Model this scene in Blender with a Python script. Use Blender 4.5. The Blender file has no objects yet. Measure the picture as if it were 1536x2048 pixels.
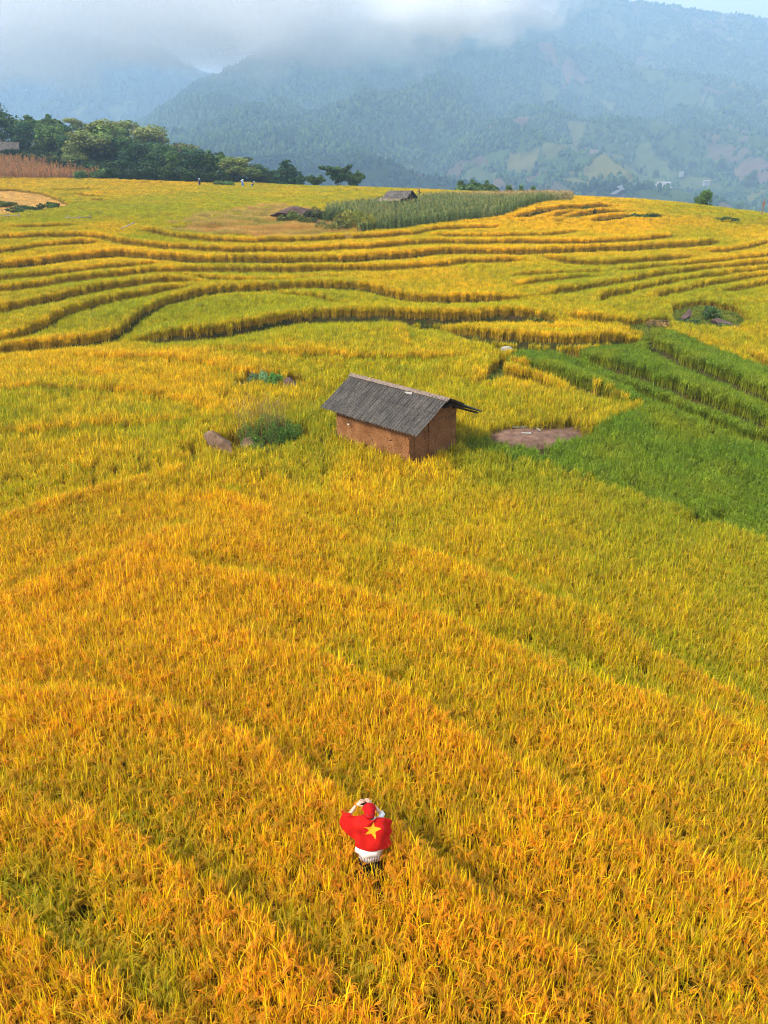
import bpy, math, random
import numpy as np
from mathutils import Vector
random.seed(7); RNG = np.random.default_rng(11)
R = math.radians
scene = bpy.context.scene
COL = scene.collection

# ------------------------------------------------------------------ camera, sky, sun, exposure
PITCH = R(24.0); CAMZ = 9.5; F = 1420.0
cam_d = bpy.data.cameras.new('camera'); cam = bpy.data.objects.new('camera', cam_d); COL.objects.link(cam)
cam.location = (0, 0, CAMZ); cam.rotation_euler = (R(90) - PITCH, 0, 0)
cam_d.sensor_fit = 'VERTICAL'; cam_d.sensor_height = 24.0; cam_d.lens = F / 2048 * 24.0
cam_d.clip_start = 0.1; cam_d.clip_end = 30000
scene.camera = cam
scene.view_settings.view_transform = 'Standard'; scene.view_settings.look = 'None'
scene.view_settings.gamma = 1.0; scene.view_settings.exposure = 1.13
SUN_EL, SUN_AZ = R(41), R(-125)      # azimuth from +Y towards +X: behind the camera on the left
world = bpy.data.worlds.new('World'); scene.world = world; world.use_nodes = True
wn = world.node_tree.nodes; wl = world.node_tree.links; wn.clear()
sky = wn.new('ShaderNodeTexSky'); sky.sky_type = 'NISHITA'; sky.sun_disc = False
sky.sun_elevation = SUN_EL; sky.sun_rotation = SUN_AZ; sky.dust_density = 2.0
mixc = wn.new('ShaderNodeMix'); mixc.data_type = 'RGBA'
tc = wn.new('ShaderNodeTexCoord'); cn = wn.new('ShaderNodeTexNoise'); cn.inputs['Scale'].default_value = 2.2; cn.inputs['Detail'].default_value = 6
cr = wn.new('ShaderNodeValToRGB'); cr.color_ramp.elements[0].position = .3; cr.color_ramp.elements[0].color = (8.3, 8.4, 8.7, 1)
cr.color_ramp.elements[1].position = .75; cr.color_ramp.elements[1].color = (11.6, 11.5, 11.3, 1)
wl.new(tc.outputs['Generated'], cn.inputs['Vector']); wl.new(cn.outputs['Fac'], cr.inputs['Fac'])
mixc.inputs[0].default_value = .85            # bright cloud cover over the clear sky
wl.new(sky.outputs[0], mixc.inputs[6]); wl.new(cr.outputs['Color'], mixc.inputs[7])
bg = wn.new('ShaderNodeBackground'); bg.inputs['Strength'].default_value = 0.07
wo = wn.new('ShaderNodeOutputWorld'); wl.new(mixc.outputs[2], bg.inputs['Color']); wl.new(bg.outputs[0], wo.inputs['Surface'])
sun_d = bpy.data.lights.new('sun', 'SUN'); sun_d.energy = 4.2; sun_d.angle = R(10); sun_d.color = (1.0, .93, .80)
sun = bpy.data.objects.new('sun', sun_d); COL.objects.link(sun)
sdir = Vector((math.sin(SUN_AZ) * math.cos(SUN_EL), math.cos(SUN_AZ) * math.cos(SUN_EL), math.sin(SUN_EL)))
sun.rotation_euler = sdir.to_track_quat('Z', 'Y').to_euler()
cy = scene.cycles
cy.volume_bounces = 10; cy.max_bounces = 10; cy.diffuse_bounces = 3; cy.transmission_bounces = 3; cy.transparent_max_bounces = 8
cy.use_denoising = True; cy.denoising_prefilter = 'FAST'; cy.denoising_input_passes = 'RGB_ALBEDO_NORMAL'; cy.filter_width = 1.1

# ------------------------------------------------------------------ photo rays and projection
CP, SP = math.cos(PITCH), math.sin(PITCH)
def ray(px, py):
    x = (px - 768) / F; v = (1024 - py) / F
    return np.array([x, CP + v * SP, -SP + v * CP])
def at(px, py, Y):
    d = ray(px, py); k = Y / d[1]
    return np.array([d[0] * k, Y, CAMZ + d[2] * k])
def proj(X, Y, Z):
    z = Z - CAMZ; d = Y * CP - z * SP; u = Y * SP + z * CP
    return 768 + F * X / d, 1024 - F * u / d

# ------------------------------------------------------------------ noise
def _hash(ix, iy, s):
    h = (ix.astype(np.int64) * 374761393 + iy.astype(np.int64) * 668265263 + s * 1442695041) & 0xffffffff
    h = ((h ^ (h >> 13)) * 1274126177) & 0xffffffff
    return ((h ^ (h >> 16)) & 0xffffff) / float(0xffffff)
def vnoise(x, y, s=0):
    ix, iy = np.floor(x), np.floor(y); fx, fy = x - ix, y - iy
    fx = fx * fx * (3 - 2 * fx); fy = fy * fy * (3 - 2 * fy)
    a, b = _hash(ix, iy, s), _hash(ix + 1, iy, s); c, d = _hash(ix, iy + 1, s), _hash(ix + 1, iy + 1, s)
    return (a + (b - a) * fx) * (1 - fy) + (c + (d - c) * fx) * fy
def fbm(x, y, o=4, s=0):
    r, a, t = 0, 1, 0
    for i in range(o):
        r = r + a * vnoise(x, y, s + i); t += a; a *= .5; x = x * 2.03 + 7.1; y = y * 2.03 + 3.7
    return r / t
def smooth(e0, e1, x):
    t = np.clip((x - e0) / (e1 - e0), 0, 1); return t * t * (3 - 2 * t)

# ------------------------------------------------------------------ terrain
ctl = []
for X in (-60, -25, -10, 0, 10, 25, 60):
    for Y in (-8, 4, 14): ctl.append((X, Y, 0.0))
ctl += [(.5, 26.5, .05), (-8, 27, .2), (-20, 27, .3), (9, 24, .1), (18, 24, .2), (4, 33, .3), (-4, 34, .4), (14, 31, .5)]
for px, py, Y in [(-400, 690, 43), (0, 690, 43), (250, 680, 43.5), (500, 700, 40), (800, 700, 40), (1000, 700, 41), (1250, 690, 41), (1536, 700, 43), (1900, 700, 43),
                  (100, 620, 51), (500, 620, 51), (900, 620, 51.5), (1300, 630, 50), (1536, 640, 50), (1900, 640, 50),
                  (-400, 560, 61), (0, 560, 61), (350, 560, 61), (700, 560, 61.5), (1000, 560, 62), (1300, 560, 63), (1536, 560, 63), (1900, 560, 64),
                  (0, 500, 73), (300, 500, 74), (700, 500, 75), (1000, 500, 76), (1300, 500, 78), (1536, 500, 78), (1900, 510, 78),
                  (-400, 455, 86), (0, 455, 86), (300, 455, 87), (600, 455, 88), (900, 455, 90), (1150, 455, 92), (1350, 455, 93), (1536, 465, 92),
                  (0, 410, 118), (300, 410, 118), (600, 410, 120), (900, 410, 122), (1100, 415, 108), (1250, 415, 109), (1400, 430, 103),
                  (0, 372, 160), (300, 370, 160), (600, 380, 160), (900, 385, 152), (1160, 396, 124), (1300, 404, 117), (1536, 434, 105), (1900, 470, 98),
                  (-300, 300, 222), (0, 312, 215), (130, 330, 200), (250, 352, 182), (430, 362, 180), (600, 371, 178), (0, 360, 176), (700, 374, 174)]:
    p = at(px, py, Y); ctl.append((p[0], p[1], p[2] - .6))
C = np.array(ctl, float)
def _phi(a, b):
    d2 = (a[:, None, 0] - b[None, :, 0]) ** 2 + (a[:, None, 1] - b[None, :, 1]) ** 2
    return np.where(d2 > 0, .5 * d2 * np.log(d2 + 1e-12), 0)
_S = 60.0; _c = C[:, :2] / _S; _n = len(C)
_A = np.zeros((_n + 3, _n + 3)); _A[:_n, :_n] = _phi(_c, _c) + 2e-3 * np.eye(_n)
_P = np.concatenate([np.ones((_n, 1)), _c], 1); _A[:_n, _n:] = _P; _A[_n:, :_n] = _P.T
_w = np.linalg.solve(_A, np.concatenate([C[:, 2], np.zeros(3)]))
CREST = np.array([(-900, 260), (-300, 250), (0, 240), (150, 222), (300, 195), (450, 180), (700, 175), (900, 158), (1050, 142), (1160, 127), (1300, 119), (1536, 107), (1900, 100), (2600, 100)], float)
def base_z(X, Y):
    X = np.asarray(X, float).ravel(); Y = np.asarray(Y, float).ravel(); out = np.empty(len(X))
    Yc = np.clip(Y, -12, 235); Xc = np.clip(X, -170, 120)
    for i in range(0, len(X), 60000):
        q = np.stack([Xc[i:i + 60000], Yc[i:i + 60000]], 1) / _S
        out[i:i + 60000] = _phi(q, _c) @ _w[:_n] + _w[_n] + q @ _w[_n + 1:]
    a = X / np.maximum(Y, 1); cr = np.interp(768 + a * 1420 * 1.096, CREST[:, 0], CREST[:, 1])
    t = np.maximum(Y - cr, 0); drop = np.where(t < 20, t * t / 80, 5 + (t - 20) * .5)
    out = np.where(t > 0, np.maximum(out - drop, -130), out)
    near = smooth(20, 5, Y); out = out * (1 - near) + near * 0.0
    return out
def hit(px, py, off=.5):
    d = ray(px, py); Y = np.exp(np.linspace(math.log(4), math.log(260), 500))
    X = d[0] / d[1] * Y; Z = CAMZ + d[2] / d[1] * Y
    g = Z - base_z(X, Y) - off
    i = np.argmax(g < 0) if (g < 0).any() else len(Y) - 1
    i = max(i, 1); t = g[i - 1] / (g[i - 1] - g[i] + 1e-9); t = min(max(t, 0), 1)
    y = Y[i - 1] * (1 - t) + Y[i] * t
    return np.array([d[0] / d[1] * y, y])
# terrace steps: (height, reach, bare gap below, points); the uphill side is on the left of the line
STEPS = [
 (.45, 2.5, .5, [(0,455),(60,454),(130,452),(160,450)]),
 (.55, 2.5, .5, [(274,459),(305,464),(338,471),(372,477),(440,481),(500,483),(635,481),(737,474),(781,472),(838,467),(855,459),(930,456),(1008,454)]),
 (.45, 2.0, .45, [(842,472),(1000,472),(1105,469),(1162,462)]),
 (.6, 2.5, .6, [(-80,478),(0,476),(51,473),(135,472),(203,475),(217,478),(244,484),(288,490),(372,497),(520,503),(635,500),(737,494),(791,490),(818,486),(1000,486),(1129,486),(1244,483),(1297,478),(1356,471)]),
 (.5, 2.5, .5, [(-80,515),(0,505),(68,494),(142,486),(190,483),(223,484)]),
 (.75, 3.0, .9, [(-80,541),(0,533),(51,528),(135,518),(203,510),(230,506),(271,510),(332,517),(372,521),(520,522),(591,523),(690,520),(788,515),(838,510),(872,504),(940,503),(1020,507),(1080,504),(1192,500),(1314,494),(1401,490),(1441,481)]),
 (.55, 2.5, .5, [(-80,562),(0,557),(51,554),(135,545),(237,533),(305,527),(330,523)]),
 (.6, 2.5, .55, [(-80,592),(0,582),(68,572),(152,559),(237,549),(305,543),(372,542),(520,540),(693,540),(788,537),(838,533),(923,525),(1020,521),(1060,522)]),
 (.6, 2.5, .7, [(1080,509),(1108,523),(1150,524),(1167,530),(1279,521),(1401,514)]),
 (.5, 2.0, .5, [(1398,505),(1470,501),(1510,492),(1560,480)]),
 (.55, 2.0, .6, [(1220,542),(1314,535),(1436,523),(1536,513),(1620,506)]),
 (.35, 2.0, .3, [(1000,554),(1052,549),(1115,547),(1167,544),(1220,542)]),
 (.45, 2.0, .5, [(1021,572),(1035,580),(1052,567),(1070,561),(1115,558),(1223,551)]),
 (.55, 2.5, .6, [(1080,593),(1105,586),(1181,572),(1279,558),(1349,546),(1436,533),(1536,526),(1620,522)]),
 (.55, 2.5, .5, [(1192,608),(1195,596),(1227,586),(1297,574),(1349,563),(1419,553),(1489,544),(1536,543),(1620,540)]),
 (.6, 2.5, .6, [(1302,600),(1314,591),(1349,579),(1377,579),(1419,570),(1471,560),(1536,551),(1620,546)]),
 (.55, 2.5, .6, [(1429,589),(1454,581),(1489,574),(1536,562),(1620,552)]),
 (.65, 3.0, .6, [(-80,640),(0,621),(68,606),(135,591),(190,581),(257,569),(305,560),(338,559),(389,565),(411,566)]),
 (.3, 2.0, .35, [(338,553),(420,559),(500,561),(558,561),(640,556)]),
 (.6, 3.0, .6, [(-40,700),(0,684),(34,672),(85,654),(125,630),(166,610),(217,598),(288,589),(355,576),(386,569)]),
 (.7, 3.0, .65, [(-80,706),(0,696),(68,691),(152,684),(217,679),(237,672),(244,657),(288,623),(322,606),(372,593),(423,583),(474,577),(520,575),(600,574),(703,571),(744,578),(781,588),(805,596),(855,600),(937,599),(1020,598),(1060,597)]),
 (.3, 2.0, .3, [(500,587),(600,584),(652,597),(690,609),(720,616)]),
 (.95, 4.0, 1.3, [(250,678),(305,675),(355,674),(406,668),(474,656),(520,648),(568,640),(618,633),(720,633),(805,634),(872,638),(940,634),(1020,632),(1100,627)]),
 (.6, 2.5, .7, [(1115,628),(1174,637),(1209,647),(1237,649),(1262,640)]),
 (.7, 3.0, .9, [(870,645),(900,660),(941,667),(1004,679),(1066,678),(1157,686),(1190,682),(1293,668)]),
 (.2, 1.5, .3, [(890,650),(980,652),(1100,657),(1200,660)]),
 (.2, 1.5, .5, [(822,700),(820,664),(808,642)]),
 (.75, 2.5, .8, [(1010,722),(1022,719),(1057,731),(1107,757),(1190,786),(1273,813),(1290,806)]),
 (.5, 1.6, 1.0, [(955,775),(970,748),(999,737),(1066,754),(1100,775),(1140,790)]),
 (.8, 2.5, .7, [(1165,712),(1175,722),(1231,735),(1314,766),(1397,798),(1480,828),(1536,857),(1640,900)]),
 (.5, 1.5, 1.1, [(1157,727),(1210,752),(1273,770),(1355,805),(1459,850),(1536,880),(1640,925)]),
 (.8, 2.5, .7, [(1304,655),(1314,694),(1355,720),(1438,754),(1536,795),(1640,840)]),
 (.5, 2.0, .6, [(1490,700),(1510,720),(1560,748)]),
 (1.0, 2.5, 1.2, [(1035,438),(1047,432),(1070,425),(1105,419),(1168,416),(1185,414),(1227,412)]),
 (.8, 2.0, 1.0, [(1098,434),(1115,429),(1164,425)]),
 (.9, 2.0, 1.1, [(1129,437),(1140,432),(1174,427),(1258,422)]),
 (.95, 2.0, 1.1, [(1178,443),(1209,438),(1262,431)]),
 (.6, 2.0, 1.4, [(1270,435),(1285,436),(1305,431)]),
 (.6, 2.0, 1.2, [(1440,446),(1452,447),(1470,443)]),
 (.5, 2.0, 1.0, [(1398,450),(1408,447)]),
 (.5, 2.0, .8, [(90,379),(145,380),(190,378)]), (.6, 2.0, 1.4, [(148,388),(185,393),(222,392)]), (.6, 2.0, 1.2, [(180,399),(200,402),(222,402)]),
 (.4, 2.0, .5, [(220,364),(285,366),(340,366)]), (.4, 2.0, .8, [(510,372),(560,376),(610,375)]), (.4, 2.0, .6, [(650,383),(700,381),(730,377)]),
 (.4, 2.0, .6, [(440,422),(470,424),(500,425)]),
 (-.42, 1.7, .0, [(-80,1062),(0,1045),(150,1010),(290,965),(390,935),(450,925)]),
 (-.30, 1.7, .0, [(-80,1230),(60,1190),(200,1120),(330,1075),(430,1050)]),
 (-.32, 1.7, .0, [(430,985),(560,1035),(700,1078),(850,1120),(980,1155),(1060,1185),(1160,1228),(1260,1290),(1400,1360),(1600,1450)]),
 (-.42, 1.6, .0, [(330,1130),(450,1150),(560,1165),(700,1190),(850,1240),(1040,1312),(1102,1342),(1193,1374),(1307,1400),(1450,1450),(1640,1530)]),
 (-.30, 1.5, .0, [(420,1260),(560,1290),(750,1350),(900,1450),(1000,1540),(1200,1640),(1400,1710),(1640,1800)]),
 (-.62, 1.2, .0, [(-80,1405),(0,1400),(150,1392),(300,1425),(440,1452),(550,1480),(600,1525),(650,1605),(695,1690),(790,1735),(850,1757),(960,1790),(1080,1830),(1180,1900),(1250,1960),(1350,2080)]),
 (-.40, 1.1, .0, [(-80,1580),(0,1600),(150,1640),(330,1715),(420,1790),(520,1850),(640,1900),(760,1990),(850,2090)]),
 (-.38, 1.0, .0, [(-80,1760),(0,1785),(150,1835),(260,1905),(330,1980),(400,2090)]),
 (.25, 2.0, .0, [(-80,790),(150,780),(350,800),(450,830)]), (.25, 2.0, .0, [(-80,880),(100,870),(300,850),(420,845)]), (.25, 2.0, .0, [(120,720),(300,716),(420,735),(520,770)]),
 (.3, 2.0, .0, [(420,700),(600,712),(800,722),(950,720)]),
]
SEG = []
for h, L, gap, pts in STEPS:
    P = np.array([hit(*p) for p in pts])
    # resample with a small natural wobble
    s = np.concatenate([[0], np.cumsum(np.hypot(*np.diff(P, axis=0).T))]); n = max(int(s[-1] / 1.2), 3)
    q = np.linspace(0, s[-1], n); Q = np.stack([np.interp(q, s, P[:, 0]), np.interp(q, s, P[:, 1])], 1)
    for _ in range(2): Q[1:-1] = .25 * Q[:-2] + .5 * Q[1:-1] + .25 * Q[2:]
    if abs(h) > .0: Q += (np.stack([vnoise(Q[:, 0] * .5, Q[:, 1] * .5, 3), vnoise(Q[:, 0] * .5, Q[:, 1] * .5, 4)], 1) - .5) * .35
    SEG.append((h, L, gap, Q, s[-1]))
def steps(X, Y):
    """terrace offset, and a mask of the bare strip at the foot of the risers (1 = bare), and distance above a riser"""
    X = np.asarray(X, float).ravel(); Y = np.asarray(Y, float).ravel()
    dz = np.zeros(len(X)); bare = np.zeros(len(X)); lip = np.full(len(X), 9.0); foot = np.full(len(X), 9.0)
    for h, L, gap, Q, tot in SEG:
        m = L + .5; idx = np.nonzero((X > Q[:, 0].min() - m) & (X < Q[:, 0].max() + m) & (Y > Q[:, 1].min() - m) & (Y < Q[:, 1].max() + m))[0]
        if not len(idx): continue
        x, y = X[idx], Y[idx]; best = np.full(len(idx), 1e9); sd = np.zeros(len(idx)); al = np.zeros(len(idx)); acc = 0
        for k in range(len(Q) - 1):
            a, b = Q[k], Q[k + 1]; e = b - a; l = math.hypot(*e) + 1e-9
            near = np.nonzero((x > min(a[0], b[0]) - m) & (x < max(a[0], b[0]) + m) & (y > min(a[1], b[1]) - m) & (y < max(a[1], b[1]) + m))[0]
            if len(near):
                rx, ry = x[near] - a[0], y[near] - a[1]; t = np.clip((rx * e[0] + ry * e[1]) / l / l, 0, 1)
                d = np.hypot(rx - t * e[0], ry - t * e[1]); sg = np.sign(e[0] * ry - e[1] * rx + 1e-12)
                u = d < best[near]; j = near[u]; best[j] = d[u]; sd[j] = (d * sg)[u]; al[j] = acc + t[u] * l
            acc += l
        tp = np.clip(np.minimum(al, acc - al) / 2.5, 0, 1)
        core = np.clip(sd / (.12 if h > 0 else .22), -1, 1); dz[idx] += h * .5 * core * np.clip(1 - best / L, 0, 1) * tp
        if gap > 0:
            g = gap * .42 * (.75 + .5 * vnoise(al * .8, al * 0, 5)) * np.clip(tp * 1.6, 0, 1)
            bare[idx] = np.maximum(bare[idx], ((sd > -g) & (sd < .06) & (best < m)).astype(float))
        if h < 0: sd = -sd
        ok = (sd > 0) & (tp > .2); lip[idx[ok]] = np.minimum(lip[idx[ok]], sd[ok]); ok = (sd < 0) & (tp > .2); foot[idx[ok]] = np.minimum(foot[idx[ok]], -sd[ok])
    return dz, bare, lip, foot
def gz(X, Y):
    X = np.asarray(X, float).ravel(); Y = np.asarray(Y, float).ravel()
    return base_z(X, Y) + steps(X, Y)[0] + (fbm(X * .35, Y * .35, 3, 9) - .5) * .22 * smooth(300, 200, Y)
def ground_pt(px, py, off=0.0):
    q = hit(px, py, off); return Vector((q[0], q[1], float(gz([q[0]], [q[1]])[0])))
def inpoly(px, py, poly):
    c = np.zeros(len(px), bool); n = len(poly)
    for i in range(n):
        x0, y0 = poly[i]; x1, y1 = poly[(i + 1) % n]
        k = ((y0 > py) != (y1 > py)) & (px < (x1 - x0) * (py - y0) / (y1 - y0 + 1e-9) + x0); c ^= k
    return c

# ------------------------------------------------------------------ materials
def mat(name, color=(.5, .5, .5), rough=.8, noise=None, bump=0, spec=.3, scale=20.0, attr=None, transl=0, sheen=0):
    """noise = second colour mixed in by a noise texture"""
    m = bpy.data.materials.new(name); m.use_nodes = True; nt = m.node_tree; n = nt.nodes; l = nt.links
    b = n['Principled BSDF']; b.inputs['Roughness'].default_value = rough; b.inputs['Specular IOR Level'].default_value = spec
    src = None
    if attr:
        a = n.new('ShaderNodeAttribute'); a.attribute_name = attr; src = a.outputs['Color']
    t = n.new('ShaderNodeTexCoord'); nz = n.new('ShaderNodeTexNoise'); nz.inputs['Scale'].default_value = scale; nz.inputs['Detail'].default_value = 6
    l.new(t.outputs['Object'], nz.inputs['Vector'])
    if noise is not None:
        mx = n.new('ShaderNodeMix'); mx.data_type = 'RGBA'; rp = n.new('ShaderNodeMapRange'); rp.inputs[1].default_value = .38; rp.inputs[2].default_value = .62
        l.new(nz.outputs['Fac'], rp.inputs[0]); l.new(rp.outputs[0], mx.inputs[0]); mx.inputs[6].default_value = (*color, 1); mx.inputs[7].default_value = (*noise, 1)
        src = mx.outputs[2]
    if src is None: b.inputs['Base Color'].default_value = (*color, 1)
    else: l.new(src, b.inputs['Base Color'])
    if bump:
        bp = n.new('ShaderNodeBump'); bp.inputs['Strength'].default_value = 1; bp.inputs['Distance'].default_value = bump
        l.new(nz.outputs['Fac'], bp.inputs['Height']); l.new(bp.outputs[0], b.inputs['Normal'])
    if transl:
        tr = n.new('ShaderNodeBsdfTranslucent'); ms = n.new('ShaderNodeMixShader'); ms.inputs[0].default_value = transl
        if src is None: tr.inputs['Color'].default_value = (*color, 1)
        else: l.new(src, tr.inputs['Color'])
        l.new(b.outputs[0], ms.inputs[1]); l.new(tr.outputs[0], ms.inputs[2]); l.new(ms.outputs[0], n['Material Output'].inputs['Surface'])
    return m

# ------------------------------------------------------------------ object helpers
def tag(o, label=None, cat=None, group=None, kind=None):
    if label: o['label'] = label
    if cat: o['category'] = cat
    if group: o['group'] = group
    if kind: o['kind'] = kind
    return o
def link(o, parent=None):
    COL.objects.link(o)
    if parent is not None: o.parent = parent
    return o
def empty(name, loc=(0, 0, 0), rz=0.0):
    o = bpy.data.objects.new(name, None); o.location = loc; o.rotation_euler = (0, 0, rz); o.empty_display_size = .2; return link(o)
def np_mesh(name, V, Fc, mats=(), attrs=None, smooth_=False, mat_idx=None):
    """V (n,3); Fc (m,3) or (m,4) or a list of such arrays"""
    me = bpy.data.meshes.new(name)
    if not isinstance(Fc, (list, tuple)): Fc = [Fc]
    Fc = [f for f in Fc if len(f)]
    V = np.asarray(V, np.float32); me.vertices.add(len(V)); me.vertices.foreach_set('co', V.ravel())
    if Fc:
        loops = np.concatenate([f.ravel() for f in Fc]).astype(np.int32); tot = np.concatenate([np.full(len(f), f.shape[1]) for f in Fc])
        me.loops.add(len(loops)); me.loops.foreach_set('vertex_index', loops)
        me.polygons.add(len(tot)); me.polygons.foreach_set('loop_start', np.concatenate([[0], np.cumsum(tot)[:-1]]).astype(np.int32))
        if mat_idx is not None: me.polygons.foreach_set('material_index', np.asarray(mat_idx, np.int32))
        me.polygons.foreach_set('use_smooth', np.full(len(tot), smooth_, bool))
    for k, v in (attrs or {}).items():
        v = np.asarray(v)
        if v.ndim == 1 and v.dtype.kind == 'i': a = me.attributes.new(k, 'INT', 'POINT'); a.data.foreach_set('value', v.astype(np.int32))
        elif v.ndim == 1: a = me.attributes.new(k, 'FLOAT', 'POINT'); a.data.foreach_set('value', v.astype(np.float32))
        else: a = me.attributes.new(k, 'FLOAT_VECTOR', 'POINT'); a.data.foreach_set('vector', v.astype(np.float32).ravel())
    for m in mats: me.materials.append(m)
    me.update(calc_edges=True)
    return me
def obj(name, me, parent=None, loc=(0, 0, 0), rz=0.0):
    o = bpy.data.objects.new(name, me); o.location = loc; o.rotation_euler = (0, 0, rz); return link(o, parent)
class MB:
    """collects simple solids into one mesh"""
    def __init__(s): s.v = []; s.f = []; s.n = 0; s.c = []
    def add(s, V, Fs):
        s.v.append(np.asarray(V, float).reshape(-1, 3)); s.f += [tuple(i + s.n for i in f) for f in Fs]; s.n += len(s.v[-1])
    def box(s, c, d, rz=0.0, tilt=None):
        c = np.array(c, float); d = np.array(d, float) / 2
        P = np.array([[x, y, z] for x in (-1, 1) for y in (-1, 1) for z in (-1, 1)]) * d
        if tilt is not None:
            P = np.array([tilt @ Vector(p) for p in P])
        ca, sa = math.cos(rz), math.sin(rz); P = P @ np.array([[ca, sa, 0], [-sa, ca, 0], [0, 0, 1]])
        s.add(P + c, [(0, 1, 3, 2), (4, 6, 7, 5), (0, 4, 5, 1), (2, 3, 7, 6), (0, 2, 6, 4), (1, 5, 7, 3)])
    def tube(s, pts, rad, n=8, caps=True):
        pts = [Vector(p) for p in pts]; rad = rad if hasattr(rad, '__len__') else [rad] * len(pts); V = []; Fs = []
        up = Vector((0, 0, 1))
        for i, p in enumerate(pts):
            d = (pts[min(i + 1, len(pts) - 1)] - pts[max(i - 1, 0)]).normalized()
            a = d.cross(up if abs(d.z) < .95 else Vector((1, 0, 0))).normalized(); b = d.cross(a)
            for k in range(n):
                t = 2 * math.pi * k / n; V.append(p + (a * math.cos(t) + b * math.sin(t)) * rad[i])
        for i in range(len(pts) - 1):
            for k in range(n): Fs.append((i * n + k, i * n + (k + 1) % n, (i + 1) * n + (k + 1) % n, (i + 1) * n + k))
        if caps: Fs += [tuple(range(n))[::-1], tuple((len(pts) - 1) * n + k for k in range(n))]
        s.add(V, Fs)
    def build(s, name, m, parent=None, smooth_=False, loc=(0, 0, 0), bevel=0):
        me = bpy.data.meshes.new(name); me.from_pydata(np.concatenate(s.v).tolist(), [], s.f); me.materials.append(m)
        if smooth_: me.polygons.foreach_set('use_smooth', [True] * len(me.polygons))
        o = obj(name, me, parent, loc)
        if bevel:
            b = o.modifiers.new('bevel', 'BEVEL'); b.width = bevel; b.segments = 2; b.limit_method = 'ANGLE'
        return o
def copy_tree(o, parent=None):
    c = o.copy(); COL.objects.link(c); c.parent = parent
    for ch in list(o.children): copy_tree(ch, c)
    return c

# ------------------------------------------------------------------ ground sheet
r = [2.5]
while r[-1] < 300: r.append(r[-1] * (1.0036 if r[-1] > 20 else 1.012) if r[-1] < 190 else r[-1] * 1.01)
while r[-1] < 12000: r.append(r[-1] * 1.12)
r = np.array(r); th = np.concatenate([np.linspace(-80, -33, 60)[:-1], np.linspace(-33, 33, 560), np.linspace(33, 80, 60)[1:]]) * math.pi / 180
TH, RR = np.meshgrid(th, r); GX = (RR * np.sin(TH)).ravel(); GY = (RR * np.cos(TH)).ravel() - 0.5
GZ = gz(GX, GY); GZ = np.where(GY > 600, -130, GZ)
nr, nc = RR.shape; i = np.arange((nr - 1) * (nc - 1)); a = (i // (nc - 1)) * nc + i % (nc - 1)
Fq = np.stack([a, a + 1, a + nc + 1, a + nc], 1)
# a fan behind closes the sheet under the camera
m_ground = mat('soil', (.050, .034, .014), 1.0, (.030, .034, .010), .03, .0, 1.3)
gme = np_mesh('ground', np.stack([GX, GY, GZ], 1), Fq, [m_ground], smooth_=True)
tag(obj('ground', gme), 'dark soil of the stepped rice terraces and the hill crest', kind='structure')
bk = np_mesh('ground', np.array([(-400, -400, 0), (400, -400, 0), (400, -.5, 0), (-400, -.5, 0), (-2.46, -.1, 0), (2.46, -.1, 0)]) - np.array([0, 0, .02]), np.array([[0, 1, 2, 3]]), [m_ground])
# (kept as part of the same kind of setting)
bo = obj('field_ground', bk); tag(bo, 'dark soil behind the viewpoint', kind='structure')

#@@PART2
# ------------------------------------------------------------------ plants: prototypes and scattering
class Strips:
    """collects leaf strips (flat tapered ribbons) with per-vertex data (panicle, stem, random)"""
    def __init__(s): s.V = []; s.Fq = []; s.D = []; s.n = 0
    def strip(s, P, W, side, data):
        P = np.asarray(P, float); W = np.asarray(W, float)[:, None]; side = np.asarray(side, float)
        V = np.empty((2 * len(P), 3)); V[0::2] = P - side * W / 2; V[1::2] = P + side * W / 2
        s.V.append(V); s.D += [data] * len(V)
        for i in range(len(P) - 1):
            a = s.n + 2 * i; s.Fq.append((a, a + 1, a + 3, a + 2))
        s.n += len(V)
    def blade(s, x, y, z0, L, w, az, t0, t1, seg, data):
        """ribbon that starts t0 from vertical and bends to t1"""
        P = [(x, y, z0)]; W = [w * .7]
        for k in range(seg):
            t = t0 + (t1 - t0) * ((k + .5) / seg) ** 1.5; q = P[-1]; l = L / seg
            P.append((q[0] + math.sin(t) * math.cos(az) * l, q[1] + math.sin(t) * math.sin(az) * l, q[2] + math.cos(t) * l))
            f = (k + 1) / seg; W.append(w * (1.0 if f < .5 else max(1 - (f - .5) * 1.9, .06)))
        tw = az + math.pi / 2 + random.uniform(-.6, .6)
        s.strip(P, W, (math.cos(tw), math.sin(tw), 0), data)
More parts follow.
